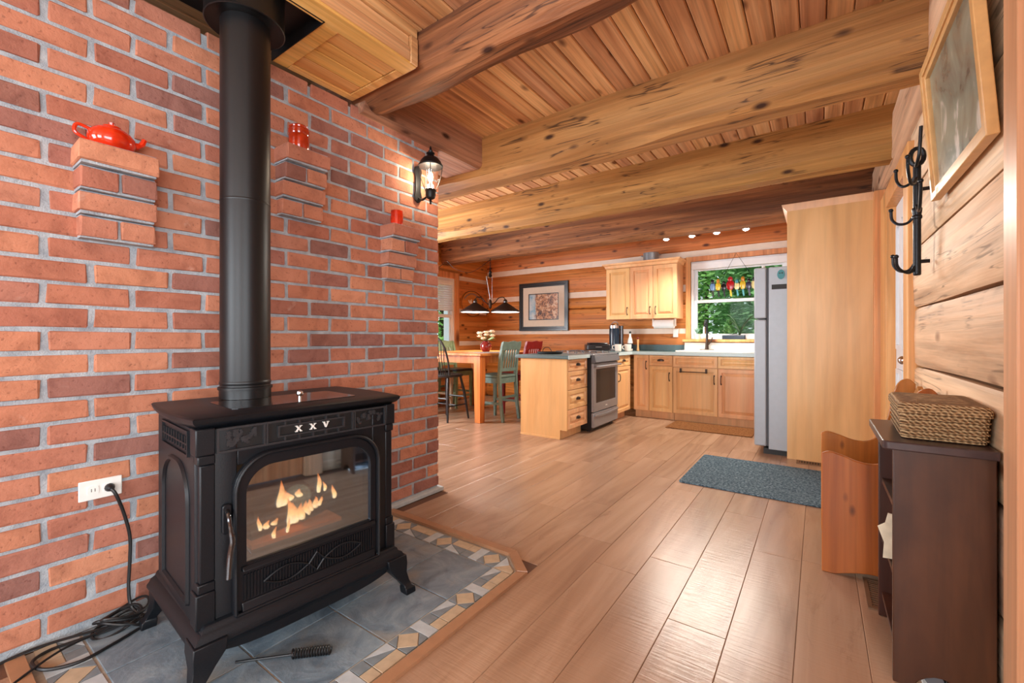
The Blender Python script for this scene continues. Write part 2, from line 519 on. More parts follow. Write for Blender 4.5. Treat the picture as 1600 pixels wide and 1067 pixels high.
# ------------------------------------------------------------------ geometry helpers
class G:
    """collects shapes into one mesh"""

    def __init__(s):
        s.v = []
        s.f = []
        s.M = None

    def add(s, verts, faces):
        k = len(s.v)
        if s.M is not None:
            verts = [tuple(s.M @ Vector(p)) for p in verts]
        s.v += [tuple(p) for p in verts]
        s.f += [tuple(i + k for i in q) for q in faces]
        return s

    def box(s, x0, x1, y0, y1, z0, z1):
        x0, x1 = min(x0, x1), max(x0, x1)
        y0, y1 = min(y0, y1), max(y0, y1)
        z0, z1 = min(z0, z1), max(z0, z1)
        return s.add([(x0, y0, z0), (x1, y0, z0), (x1, y1, z0), (x0, y1, z0), (x0, y0, z1), (x1, y0, z1), (x1, y1, z1), (x0, y1, z1)],
                     [(0, 3, 2, 1), (4, 5, 6, 7), (0, 1, 5, 4), (1, 2, 6, 5), (2, 3, 7, 6), (3, 0, 4, 7)])

    def loft(s, loops, cap=True, closed=True):
        n = len(loops[0])
        vs = [p for lp in loops for p in lp]
        fs = []
        for i in range(len(loops) - 1):
            for j in range(n if closed else n - 1):
                a, b = i * n + j, i * n + (j + 1) % n
                fs.append((a, b, b + n, a + n))
        if cap:
            fs.append(tuple(reversed(range(n))))
            fs.append(tuple(range((len(loops) - 1) * n, len(loops) * n)))
        return s.add(vs, fs)

    def prism(s, poly, a, b, axis=2):
        """polygon (2D) extruded along an axis: axis 2 -> (x,y), axis 1 -> (x,z), axis 0 -> (y,z)"""
        def p(u, w, t):
            return (u, w, t) if axis == 2 else ((u, t, w) if axis == 1 else (t, u, w))
        return s.loft([[p(u, w, a) for u, w in poly], [p(u, w, b) for u, w in poly]])

    def ring(s, outer, inner, a, b, axis=1):
        """a flat frame between two outlines of equal point count, extruded"""
        def p(u, w, t):
            return (u, w, t) if axis == 2 else ((u, t, w) if axis == 1 else (t, u, w))
        n = len(outer)
        vs = [p(*q, a) for q in outer] + [p(*q, a) for q in inner] + [p(*q, b) for q in outer] + [p(*q, b) for q in inner]
        fs = []
        for i in range(n):
            j = (i + 1) % n
            fs += [(i, j, n + j, n + i), (2 * n + i, 3 * n + i, 3 * n + j, 2 * n + j), (i, 2 * n + i, 2 * n + j, j), (n + i, n + j, 3 * n + j, 3 * n + i)]
        return s.add(vs, fs)

    def lathe(s, prof, cx=0, cy=0, cz=0, n=24, sx=1.0, sy=1.0, cap=True):
        loops = []
        for r, z in prof:
            loops.append([(cx + r * sx * math.cos(2 * PI * i / n), cy + r * sy * math.sin(2 * PI * i / n), cz + z) for i in range(n)])
        return s.loft(loops, cap)

    def tube(s, pts, r, n=8, closed=False, cap=True):
        pts = [Vector(p) for p in pts]
        m = len(pts)
        loops = []
        up = Vector((0, 0, 1))
        prev = None
        for i, p in enumerate(pts):
            if closed:
                d = pts[(i + 1) % m] - pts[i - 1]
            else:
                d = pts[min(i + 1, m - 1)] - pts[max(i - 1, 0)]
            d = d.normalized() if d.length > 1e-9 else Vector((0, 0, 1))
            if prev is None:
                a = d.cross(up)
                if a.length < 0.1:
                    a = d.cross(Vector((1, 0, 0)))
            else:
                a = prev - d * prev.dot(d)
            a.normalize()
            prev = a
            b = d.cross(a)
            rr = r[i] if isinstance(r, (list, tuple)) else r
            loops.append([tuple(p + a * rr * math.cos(2 * PI * k / n) + b * rr * math.sin(2 * PI * k / n)) for k in range(n)])
        if closed:
            loops.append(loops[0])
            return s.loft(loops, False)
        return s.loft(loops, cap)

    def ball(s, cx, cy, cz, rx, ry=None, rz=None, n=14, m=8):
        ry = rx if ry is None else ry
        rz = rx if rz is None else rz
        prof = [(max(0.001, math.sin(PI * i / m)), -math.cos(PI * i / m)) for i in range(m + 1)]
        loops = [[(cx + rx * q * math.cos(2 * PI * k / n), cy + ry * q * math.sin(2 * PI * k / n), cz + rz * h) for k in range(n)] for q, h in prof]
        return s.loft(loops)

    def mesh(s, name, mat, shift=(0, 0, 0), smooth=35):
        me = bpy.data.meshes.new(name)
        sh = Vector(shift)
        me.from_pydata([tuple(Vector(p) - sh) for p in s.v], [], s.f)
        bm = bmesh.new()
        bm.from_mesh(me)
        bmesh.ops.recalc_face_normals(bm, faces=bm.faces)
        bm.to_mesh(me)
        bm.free()
        if smooth:
            me.shade_smooth()
            me.set_sharp_from_angle(angle=R(smooth))
        me.materials.append(MATS[mat])
        return me

    def obj(s, name, mat, parent=None, world=False, bevel=0.0, smooth=35, seg=2):
        """world=True: the shapes are in room coordinates and the parent is an unrotated thing"""
        sh = Vector((0, 0, 0))
        if parent is not None and world:
            q = parent
            while q is not None:
                sh += q.location
                q = q.parent
        o = bpy.data.objects.new(name, s.mesh(name, mat, sh, smooth))
        COL.objects.link(o)
        o.parent = parent
        if bevel:
            add_bevel(o, bevel, seg)
        return o


def add_bevel(o, w, seg=2):
    b = o.modifiers.new('bevel', 'BEVEL')
    b.width = w
    b.segments = seg
    b.limit_method = 'ANGLE'
    b.angle_limit = R(40)
    return o


def tag(o, label=None, cat=None, group=None, kind=None):
    if label:
        o['label'] = label
    if cat:
        o['category'] = cat
    if group:
        o['group'] = group
    if kind:
        o['kind'] = kind
    return o


def thing(name, label, cat, loc=(0, 0, 0), rz=0.0, group=None, kind=None):
    o = bpy.data.objects.new(name, None)
    o.empty_display_size = 0.1
    o.location = loc
    o.rotation_euler = (0, 0, rz)
    COL.objects.link(o)
    return tag(o, label, cat, group, kind)


def struct(name, loc=(0, 0, 0), label=None):
    return thing(name, label, None, loc, kind='structure')


def inst(name, me, parent, loc, rot=(0, 0, 0), scale=(1, 1, 1)):
    o = bpy.data.objects.new(name, me)
    o.location = loc
    o.rotation_euler = rot
    o.scale = scale
    o.parent = parent
    COL.objects.link(o)
    return o


def arc(cx, cy, r, a0, a1, n):
    return [(cx + r * math.cos(R(a0 + (a1 - a0) * i / n)), cy + r * math.sin(R(a0 + (a1 - a0) * i / n))) for i in range(n + 1)]


def rrect(x0, x1, y0, y1, r, n=5):
    rs = r if isinstance(r, (list, tuple)) else (r,) * 4   # order: lower left, lower right, upper right, upper left
    return (arc(x0 + rs[0], y0 + rs[0], rs[0], 180, 270, n) + arc(x1 - rs[1], y0 + rs[1], rs[1], 270, 360, n) +
            arc(x1 - rs[2], y1 - rs[2], rs[2], 0, 90, n) + arc(x0 + rs[3], y1 - rs[3], rs[3], 90, 180, n))


def bez(p0, p1, p2, p3, n=10):
    out = []
    for i in range(n + 1):
        t = i / n
        out.append(tuple((1 - t) ** 3 * a + 3 * (1 - t) ** 2 * t * b + 3 * (1 - t) * t * t * d + t ** 3 * e for a, b, d, e in zip(p0, p1, p2, p3)))
    return out


def smooth_path(pts, k=6):
    """Catmull-Rom through the points"""
    P = [Vector(p) for p in pts]
    P = [P[0] * 2 - P[1]] + P + [P[-1] * 2 - P[-2]]
    out = []
    for i in range(1, len(P) - 2):
        for j in range(k):
            t = j / k
            a, b, d, e = P[i - 1], P[i], P[i + 1], P[i + 2]
            out.append(0.5 * ((2 * b) + (d - a) * t + (2 * a - 5 * b + 4 * d - e) * t * t + (3 * b - a - 3 * d + e) * t ** 3))
    out.append(P[-2])
    return [tuple(p) for p in out]


# ------------------------------------------------------------------ the setting
XW, YE = -2.25, 2.27          # brick face and its far end
XR, YB, XL = 0.44, 6.55, -5.2  # right wall, back wall, dining wall
ZC = 2.69                      # ceiling boards
CH0 = -0.6                     # near end of the brick mass

# floor: a dark sub-floor with single laminate boards
floor = struct('floor')
G().box(XL - .2, 2.7, -3.6, YB + .2, -0.06, -0.0035).obj('subfloor', 'floor_gap', floor)
PW, PL = 0.2085, 1.29


def plank_mesh(w, l, th=0.009, ch=0.0016):
    g = G()
    a, b = w / 2, l / 2
    g.loft([[(-a, -b, -th), (a, -b, -th), (a, b, -th), (-a, b, -th)], [(-a, -b, -ch), (a, -b, -ch), (a, b, -ch), (-a, b, -ch)],
            [(-a + ch, -b + ch, 0), (a - ch, -b + ch, 0), (a - ch, b - ch, 0), (-a + ch, b - ch, 0)]])
    return g


PM = plank_mesh(PW - 0.0012, PL - 0.0012).mesh('floor_board', 'floor_plank_ridged')
rf = random.Random(3)
for k in range(-13, 25):
    x1 = -0.068 - PW * k
    xc = x1 - PW / 2
    if xc > XR:
        spans = [(-3.5, 0.3)] if xc < 2.6 else []
    elif xc > -1.11:
        spans = [(-3.5, YB)]
    elif xc > XW:
        spans = [(-3.5, 0.255), (1.795, YB)]
    elif xc > -3.3:
        spans = [(-3.5, CH0), (YE + .0, YB)]
    else:
        spans = [(2.3, YB)]
    for s0, s1 in spans:
        y = s0 - rf.uniform(0.0, PL * 0.95)
        while y < s1:
            a, b = max(y, s0), min(y + PL, s1)
            if b - a > 0.04:
                o = inst('plank', PM, floor, (xc, (a + b) / 2, 0), (0, 0, rf.choice((0, PI))), (1, (b - a) / PL, 1))
            y += PL

# tiled hearth let into the floor
hearth = struct('floor_hearth', (-1.75, 1.02, 0), 'slate tiled hearth under the black stove')
HP = [(XW, .258), (-1.28, .258), (-1.15, .37), (-1.15, 1.675), (-1.28, 1.79), (XW, 1.79)]
G().prism(HP, -0.05, -0.0025).obj('grout_bed', 'grout', hearth, True)
TX = [XW + .002, -2.218, -1.904, -1.59, -1.276]
TY = [.398, .711, 1.024, 1.337, 1.65]


def tile_piece(poly, mat, name='tile', gap=0.0035, h=0.002, parent=None):
    cx = sum(p[0] for p in poly) / len(poly)
    cy = sum(p[1] for p in poly) / len(poly)
    sh = []
    for p in poly:
        d = Vector((p[0] - cx, p[1] - cy))
        L = max(d.length, 1e-6)
        sh.append((p[0] - d.x / L * gap * 1.3, p[1] - d.y / L * gap * 1.3))
    g = G()
    g.loft([[(x - cx, y - cy, -0.008) for x, y in sh], [(x - cx, y - cy, h - .001) for x, y in sh], [((x - cx) * .985, (y - cy) * .985, h) for x, y in sh]])
    me = g.mesh(name, mat, smooth=0)
    return inst(name, me, hearth, (cx - hearth.location.x, cy - hearth.location.y, 0))


for i in range(4):
    for j in range(4):
        tile_piece([(TX[i], TY[j]), (TX[i + 1], TY[j]), (TX[i + 1], TY[j + 1]), (TX[i], TY[j + 1])], 'slate_tile', 'slate_tile')


def mosaic(p0, p1, w, n, inward, rr=random.Random(5)):
    """a strip of set diamonds between grey triangles from p0 to p1, w wide towards inward"""
    p0, p1, iw = Vector(p0), Vector(p1), Vector(inward)
    d = (p1 - p0) / n
    for k in range(n):
        a = p0 + d * k
        b = a + d
        a2, b2 = a + iw * w, b + iw * w
        ma, mb, m0, m1 = a + iw * w / 2, b + iw * w / 2, (a + b) / 2, (a2 + b2) / 2
        style = k % 3
        if style == 0:
            tile_piece([m0, mb, m1, ma], 'mosaic_beige', 'mosaic_tile', .002)
            for tri in ((a, m0, ma), (m0, b, mb), (ma, m1, a2), (mb, b2, m1)):
                tile_piece(list(tri), 'mosaic_grey', 'mosaic_tile', .003)
        elif style == 1:
            tile_piece([a, m0, m1, a2], 'mosaic_pale', 'mosaic_tile', .002)
            tile_piece([m0, b, mb, (m0 + m1) / 2], 'mosaic_beige', 'mosaic_tile', .002)
            tile_piece([(m0 + m1) / 2, mb, b2, m1], 'mosaic_grey', 'mosaic_tile', .002)
        else:
            tile_piece([a, b, mb, ma], 'mosaic_beige', 'mosaic_tile', .002)
            tile_piece([ma, mb, a2], 'mosaic_grey', 'mosaic_tile', .003)
            tile_piece([mb, b2, a2], 'mosaic_pale', 'mosaic_tile', .003)


mosaic((-1.276, 1.772), (XW, 1.772), .118, 9, (0, -1))
mosaic((-1.168, .398), (-1.168, 1.65), .104, 12, (-1, 0))
mosaic((-1.276, .28), (XW, .28), .114, 9, (0, 1))
for poly, m in (([(-1.276, 1.654), (-1.276, 1.77), (-1.222, 1.715)], 'mosaic_pale'), ([(-1.276, 1.654), (-1.222, 1.715), (-1.172, 1.68), (-1.168, 1.654)], 'mosaic_beige'),
                ([(-1.276, .394), (-1.276, .28), (-1.222, .335)], 'mosaic_pale'), ([(-1.276, .394), (-1.222, .335), (-1.172, .37), (-1.168, .394)], 'mosaic_beige')):
    tile_piece(poly, m, 'mosaic_tile', .002)
# wooden reducer strip around the hearth
OUT = [(XW, .213), (-1.262, .213), (-1.107, .348), (-1.107, 1.698), (-1.262, 1.835), (XW, 1.835)]
INN = [(XW, .258), (-1.28, .258), (-1.152, .37), (-1.152, 1.675), (-1.28, 1.79), (XW, 1.79)]
tr1 = struct('trim_1', (-1.15, 1.02, 0), 'wooden edge strip around the tiled hearth')
for k in range(5):
    q = [OUT[k], OUT[k + 1], INN[k + 1], INN[k]]
    q = [Vector(p) for p in q]
    m = sum(q, Vector((0, 0))) / 4
    q2 = [m + (p - m) * 0.998 for p in q]
    g = G()
    g.loft([[(p.x, p.y, -.01) for p in q2], [(p.x, p.y, .009) for p in q2], [((m + (p - m) * .985).x, (m + (p - m) * .985).y, .013) for p in q2]])
    g.obj('edge_strip', 'floor_trim', tr1, True, smooth=0)

# ---- brick wall
wl = struct('wall_left', (XW, 0, 0))
G().box(-3.3, XW - .006, CH0, YE - .006, 0, 2.46).obj('mortar_core', 'mortar', wl, True)
G().box(XW - .03, XW + .034, 1.80, YE + .02, 0, .028).obj('kerb', 'kerb_concrete', wl, True, bevel=.004)
BP, BL, BH, RP = 0.2465, 0.2295, 0.0705, 0.0847
rb = random.Random(11)


def brick_mesh(l, name, seed, d=0.10):
    r = random.Random(seed)
    bm = bmesh.new()
    bmesh.ops.create_cube(bm, size=1)
    for v in bm.verts:
        v.co = Vector((v.co.x * d, v.co.y * l, v.co.z * BH))
    bmesh.ops.bevel(bm, geom=list(bm.edges), offset=0.0045, segments=1, affect='EDGES')
    for v in bm.verts:
        v.co += Vector((r.uniform(-.0018, .0018), r.uniform(-.003, .003), r.uniform(-.0026, .0026)))
    me = bpy.data.meshes.new(name)
    bm.to_mesh(me)
    bm.free()
    me.materials.append(MATS['brick'])
    return me


FULL = [brick_mesh(BL, 'brick_full', s) for s in range(5)]
HALF = [brick_mesh(BL / 2 - .007, 'brick_half', 20 + s) for s in range(3)]
hidden = G()
D = 0.10
for k in range(29):
    zc = .03 + RP * (k + .5)
    if zc > 2.47:
        break
    full_first = k % 2 == 0
    y1 = YE
    first = True
    while y1 > CH0 + .02:
        half = first and not full_first
        l = (BL / 2 - .007) if half else BL
        yc = y1 - l / 2 + rb.uniform(-.003, .003)
        xo = XW - D / 2 + rb.uniform(-.003, .003)
        seen = yc > 0.02
        if seen:
            o = inst('brick', rb.choice(HALF if half else FULL), wl, (xo - XW, yc, zc), (rb.uniform(-.006, .006), rb.choice((0, PI)), 0))
        else:
            hidden.box(xo - D / 2, xo + D / 2, yc - l / 2, yc + l / 2, zc - BH / 2, zc + BH / 2)
        y1 -= l + BP - BL
        first = False
for k in range(29):    # the short end of the brick mass, turned away from the camera
    zc = .03 + RP * (k + .5)
    if zc > 2.47:
        break
    x = XW - .108 - (.06 if k % 2 else 0)
    while x > -3.2:
        hidden.box(x - BL, x, YE - .1, YE, zc - BH / 2, zc + BH / 2)
        x -= BP
tag(hidden.obj('brick_rest', 'brick', wl, True, smooth=0), kind='stuff')
# corbelled ledges: four courses, each stepping further out
for y0, ktop in ((.372, 21), (1.102, 24), (1.752, 21)):
    for s in range(4):
        zc = .03 + RP * (ktop - s - .5)
        out = (.135, .105, .08, .055)[s]
        y = y0 + .004 * s
        G().box(XW - .01, XW + out - .012, y + .008, y + BL - .008, zc - RP / 2, zc + RP / 2 - .002).obj('ledge_mortar', 'mortar', wl, True)
        if s % 2 == 0:
            o = inst('ledge_brick', rb.choice(FULL), wl, (out - D / 2, y + BL / 2, zc + .002), (0, 0, 0))
            o.scale = (1 if out < .1 else out / D, 1, 1)
            o.location.x = out - D * o.scale.x / 2
        else:
            for q in (0, 1):
                o = inst('ledge_brick', HALF[q], wl, (out - D / 2, y + BL * (.25 + .5 * q), zc), (0, 0, 0))
                o.scale = (1 if out < .1 else out / D, .98, 1)
                o.location.x = out - D * o.scale.x / 2

# ---- ceiling boards
ceil = struct('ceiling', (0, 0, ZC))
G().box(XL - .2, 2.7, -3.6, YB + .2, ZC + .018, ZC + .08).obj('deck', 'floor_gap', ceil, True)
CP = 0.1095


def cboard(l):
    w = CP / 2 - .0016
    g = G()
    prof = [(-w, .018), (-w, .007), (-w + .006, 0), (w - .006, 0), (w, .007), (w, .018)]
    g.loft([[(x, -l / 2, z) for x, z in prof], [(x, l / 2, z) for x, z in prof]])
    return g.mesh('ceiling_board', 'ceiling_plank', smooth=0)


CB1, CB2 = cboard(YB + .05 - 1.7), cboard(1.75 + 3.5)
n = int((XR + .06 - XL) / CP) + 1
for k in range(n):
    x = XR + .03 - CP * (k + .5)
    inst('ceiling_plank', CB1, ceil, (x, (YB + .05 + 1.7) / 2, 0))
for k in range(64):
    x = 2.6 - CP * (k + .5)
    if x > -4.3:
        inst('ceiling_plank', CB2, ceil, (x, (1.7 - 3.5) / 2, 0))


def rough_beam(name, label, x0, x1, y0, y1, z0, z1, mat, seed, bottom_r=0.06, amp=0.012, along=0, step=0.12):
    """a hewn timber: nearly flat faces, waney rounded lower edges"""
    L0, L1, a0, a1 = (x0, x1, y0, y1) if along == 0 else (y0, y1, x0, x1)
    nseg = max(2, int((L1 - L0) / step))
    loops = []
    off = Vector((seed * 7.3, seed * 3.1, seed * 1.7))
    for i in range(nseg + 1):
        t = L0 + (L1 - L0) * i / nseg
        wob = lambda k, sc=1.3: noise.noise(Vector((t * sc, k * 5.0, 0)) + off)
        r = bottom_r * (1 + 0.7 * wob(1, 1.7))
        zb = z0 + amp * 1.6 * wob(2, 0.9)
        b0, b1 = a0 + amp * wob(3), a1 + amp * wob(4)
        r2 = bottom_r * (1 + 0.7 * wob(5, 1.7))
        prof = [(b0 + amp * wob(6, 3), z1), (b0 + amp * .6 * wob(7, 3), (z0 + z1) / 2 + .06), (b0 + amp * .6 * wob(8, 3), zb + r * 1.7 + .02), (b0 + r * .05 + amp * .4 * wob(13, 5), zb + r * 1.1 + amp * .8 * wob(12, 4)), (b0 + r * .75, zb + r * .35 + amp * .5 * wob(14, 5)),
                (b0 + r * 1.1, zb + amp * .5 * wob(9, 4)), ((b0 + b1) / 2, zb + amp * .5 * wob(10, 4)), (b1 - r2 * 1.1, zb + amp * .4 * wob(11, 4)), (b1 - r2 * .4, zb + r2 * .35), (b1, zb + r2), (b1, z1)]
        loops.append([((t, a, z) if along == 0 else (a, t, z)) for a, z in prof])
    g = G()
    g.loft(loops)
    o = g.obj(name, mat, smooth=24)
    o['kind'] = 'structure'
    o['label'] = label
    return o


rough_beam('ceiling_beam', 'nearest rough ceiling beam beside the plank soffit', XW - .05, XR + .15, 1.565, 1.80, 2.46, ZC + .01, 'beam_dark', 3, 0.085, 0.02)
rough_beam('ceiling_beam', 'thick hewn ceiling beam butting against the header above the lantern', -3.4, XR + .15, 2.69, 2.95, 2.345, ZC + .01, 'beam', 1, 0.06, 0.016)
rough_beam('ceiling_beam', 'middle hewn ceiling beam in front of the tall maple panel', XL + .05, XR + .15, 3.90, 4.16, 2.335, ZC + .01, 'beam', 2, 0.055, 0.016)
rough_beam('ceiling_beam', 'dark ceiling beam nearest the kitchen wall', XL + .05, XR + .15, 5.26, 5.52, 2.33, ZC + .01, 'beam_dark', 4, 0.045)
rough_beam('header_beam', 'short timber on top of the brick wall', -2.6, -2.19, 1.60, 2.695, 2.44, ZC + .005, 'beam_lengthwise', 5, 0.03, 0.010, along=1)

# ---- log walls
def log_piece(parent, along, a, b, face, back, z0, z1, mat, seed, amp=0.010, r=0.025, sgn=1):
    """one squared log; face is the room side coordinate, back the hidden side"""
    nseg = max(2, int((b - a) / 0.3))
    off = Vector((seed * 3.7, seed * 9.1, 2.0))
    loops = []
    s = 1 if back > face else -1
    for i in range(nseg + 1):
        t = a + (b - a) * i / nseg
        wob = lambda k, sc=1.1: noise.noise(Vector((t * sc, k * 4.0, 0)) + off)
        za, zb = z0 + amp * wob(1), z1 + amp * wob(2)
        f0 = face + s * (-.004 + amp * .5 * wob(3))
        prof = [(back, za), (f0 + s * r, za), (f0 + s * .004, za + r), (f0 - s * amp * .4 * wob(4, 2), (za + zb) / 2), (f0 + s * .004, zb - r), (f0 + s * r, zb), (back, zb)]
        loops.append([((t, q, z) if along == 0 else (q, t, z)) for q, z in prof])
    g = G()
    g.loft(loops)
    return g.obj('log', mat, parent, True, smooth=50)


def chink(parent, along, a, b, face, back, z0, z1, seed):
    nseg = max(2, int((b - a) / 0.25))
    loops = []
    for i in range(nseg + 1):
        t = a + (b - a) * i / nseg
        m = (z0 + z1) / 2
        prof = [(back, z0 - .03), (face, z0 - .03), (face, z1 + .03), (back, z1 + .03)]
        loops.append([((t, q, z) if along == 0 else (q, t, z)) for q, z in prof])
    g = G()
    g.loft(loops)
    return g.obj('chinking', 'chinking', parent, True, smooth=0)


wb = struct('wall_back', (-2.4, YB, 0))
G().box(XL - .2, -1.6, YB + .10, YB + .2, 0, ZC).box(-.2, XR + .2, YB + .10, YB + .2, 0, ZC).box(-1.6, -.2, YB + .10, YB + .2, 0, 1.04).box(-1.6, -.2, YB + .10, YB + .2, 2.2, ZC).obj('backing', 'floor_gap', wb, True)
rows = [(0, .375), (.38, .80), (.805, 1.175), (1.228, 1.585), (1.59, 1.775), (1.848, 2.262), (2.335, ZC)]
WX0, WX1 = -1.555, -0.24
for i, (z0, z1) in enumerate(rows):
    if z1 > 1.08 and z0 < 2.18:
        log_piece(wb, 0, XL, WX0, YB, YB + .1, z0, z1, 'log', i + 1)
        log_piece(wb, 0, WX1, XR + .1, YB, YB + .1, z0, z1, 'log', i + 20)
    else:
        log_piece(wb, 0, XL, XR + .1, YB, YB + .1, z0, z1, 'log', i + 1)
for z0, z1 in ((1.175, 1.228), (1.775, 1.848)):
    chink(wb, 0, XL, WX0, YB + .012, YB + .09, z0, z1, 1)
    chink(wb, 0, WX1, XR + .1, YB + .012, YB + .09, z0, z1, 1)
chink(wb, 0, XL, XR + .1, YB + .012, YB + .09, 2.262, 2.335, 2)
log_piece(wb, 0, WX0, WX1, YB, YB + .1, .805, 1.043, 'log', 78)

wd = struct('wall_far_left', (XL, 4.4, 0))
W2Y0, W2Y1, W2Z0, W2Z1 = 4.20, 5.63, .88, 2.13
G().box(XL - .2, XL - .10, 2.0, W2Y0, 0, ZC).box(XL - .2, XL - .10, W2Y1, YB + .1, 0, ZC).box(XL - .2, XL - .1, W2Y0, W2Y1, 0, W2Z0).box(XL - .2, XL - .1, W2Y0, W2Y1, W2Z1, ZC).obj('backing', 'floor_gap', wd, True)
rows = [(0, .48), (.485, .98), (1.03, 1.55), (1.61, 2.13), (2.19, ZC)]
for i, (z0, z1) in enumerate(rows):
    if z1 > W2Z0 + .02 and z0 < W2Z1 - .02:
        log_piece(wd, 1, 2.0, W2Y0, XL, XL - .1, z0, z1, 'log_side', i + 41)
        log_piece(wd, 1, W2Y1, YB, XL, XL - .1, z0, z1, 'log_side', i + 51)
    else:
        log_piece(wd, 1, 2.0, YB, XL, XL - .1, z0, z1, 'log_side', i + 41)
for z0, z1 in ((.98, 1.03), (1.55, 1.61)):
    chink(wd, 1, 2.0, W2Y0, XL - .012, XL - .09, z0, z1, 1)
    chink(wd, 1, W2Y1, YB, XL - .012, XL - .09, z0, z1, 1)
chink(wd, 1, 2.0, YB, XL - .012, XL - .09, 2.13, 2.19, 1)
log_piece(wd, 1, W2Y0, W2Y1, XL, XL - .1, .485, W2Z0 - .042, 'log_side', 77)

wr = struct('wall_right', (XR, 3.0, 0))
DY0, DY1, DZ = 3.42, 4.30, 2.10      # entry door opening
EY0, EY1 = 0.62, 1.60                # near doorway
G().box(XR + .1, XR + .2, .3, EY0, 0, ZC).box(XR + .1, XR + .2, EY1, DY0, 0, ZC).box(XR + .1, XR + .2, DY1, YB + .1, 0, ZC).box(XR + .1, XR + .2, EY0, EY1, 2.12, ZC).box(XR + .1, XR + .2, DY0, DY1, DZ, ZC).obj('backing', 'floor_gap', wr, True)
zs = [0, .27, .60, .95, 1.27, 1.61, 1.95, 2.30, ZC]
for i in range(8):
    z0, z1 = zs[i], zs[i + 1] - .012
    cuts = [(.3, EY0), (EY1, DY0), (DY1, YB)] if z0 < 2.05 else [(.3, YB)]
    for j, (a, b) in enumerate(cuts):
        bulge = .0 if i < 7 else .03
        log_piece(wr, 1, a, b, XR - bulge, XR + .1, z0, z1, 'log_pale' if a < 3 else 'log_side', i + 60 + 10 * j, 0.008, 0.014 if i < 7 else .05)

# living room shell behind the camera, with its window openings
wf = struct('wall_front', (-1, -3.5, 0))
G().box(-4.3, -3.9, -3.6, -3.5, 0, ZC).box(-.92, -.1, -3.6, -3.5, 0, ZC).box(1.9, 2.7, -3.6, -3.5, 0, ZC).box(-3.9, -.92, -3.6, -3.5, 0, .55).box(-3.9, -.92, -3.6, -3.5, 2.35, ZC).box(-.1, 1.9, -3.6, -3.5, 0, .55).box(-.1, 1.9, -3.6, -3.5, 2.35, ZC).obj('wall_panel', 'log', wf, True)
wlr = struct('wall_living_right', (2.6, -1.5, 0))
G().box(2.6, 2.7, -3.5, .3, 0, .6).box(2.6, 2.7, -3.5, .3, 2.3, ZC).box(2.6, 2.7, .1, .3, .6, 2.3).box(2.6, 2.7, -3.5, -2.5, .6, 2.3).box(XR, 2.7, .3, .4, 0, ZC).obj('wall_panel', 'wall_plaster', wlr, True)
wll = struct('wall_living_left', (-4.2, -2, 0))
G().box(-4.3, -4.2, -3.5, CH0, 0, ZC).box(-4.3, -3.3, CH0 - .1, CH0, 0, ZC).obj('wall_panel', 'log_side', wll, True)
whl = struct('wall_hall', (-4.2, 1, 0))
G().box(XL - .2, -3.2, 1.9, 2.0, 0, ZC).obj('wall_panel', 'log', whl, True)

# ---- kitchen window
w1 = struct('window_1', (-.9, YB, 1.08))
KX0, KX1, KZ0, KZ1 = -1.485, -.31, 1.085, 2.18
g = G()
g.ring([(KX0, KZ0), (KX1, KZ0), (KX1, KZ1), (KX0, KZ1)], [(KX0 + .035, KZ0 + .03), (KX1 - .035, KZ0 + .03), (KX1 - .035, KZ1 - .09), (KX0 + .035, KZ1 - .09)], YB - .005, YB + .205)
g.obj('window_frame', 'vinyl_white', w1, True, bevel=.003)


def sash(x0, x1, z0, z1, y, wdt=.042, name='sash', par=None, along=1):
    g = G()
    g.ring([(x0, z0), (x1, z0), (x1, z1), (x0, z1)], [(x0 + wdt, z0 + wdt), (x1 - wdt, z0 + wdt), (x1 - wdt, z1 - wdt), (x0 + wdt, z1 - wdt)], y, y + .03, axis=along)
    s = g.obj(name, 'vinyl_white', par, True, bevel=.003)
    g = G()
    if along == 1:
        g.box(x0 + wdt - .005, x1 - wdt + .005, y + .012, y + .018, z0 + wdt - .005, z1 - wdt + .005)
    else:
        g.box(y + .012, y + .018, x0 + wdt - .005, x1 - wdt + .005, z0 + wdt - .005, z1 - wdt + .005)
    g.obj('pane', 'window_glass', s, True)
    return s


sash(KX0 + .035, KX1 - .035, 1.60, KZ1 - .09, YB + .055, .04, 'upper_sash', w1)
sash(KX0 + .035, KX1 - .035, KZ0 + .03, 1.635, YB + .02, .042, 'lower_sash', w1)
g = G()
g.box(KX0 + .01, KX1 - .01, YB - .035, YB + .012, KZ1 - .115, KZ1 - .02)
g.obj('blind_cassette', 'vinyl_white', w1, True, bevel=.006)
t1 = struct('trim_2', (-1.52, YB, 1.0), 'pine casing around the kitchen window')
G().box(KX0 - .07, KX0 - .004, YB - .03, YB + .02, .98, KZ1 + .07).obj('casing', 'pine_trim', t1, True, bevel=.003)
G().box(KX1 + .004, KX1 + .07, YB - .03, YB + .02, .98, KZ1 + .07).obj('casing', 'pine_trim', t1, True, bevel=.003)
G().box(KX0 - .004, KX1 + .004, YB - .03, YB + .02, KZ1 + .002, KZ1 + .07).obj('head_casing', 'pine_trim', t1, True, bevel=.003)
G().box(KX0 - .10, KX1 + .10, YB - .10, YB + .03, 1.045, KZ0 - .004).obj('sill', 'pine_trim', t1, True, bevel=.004)

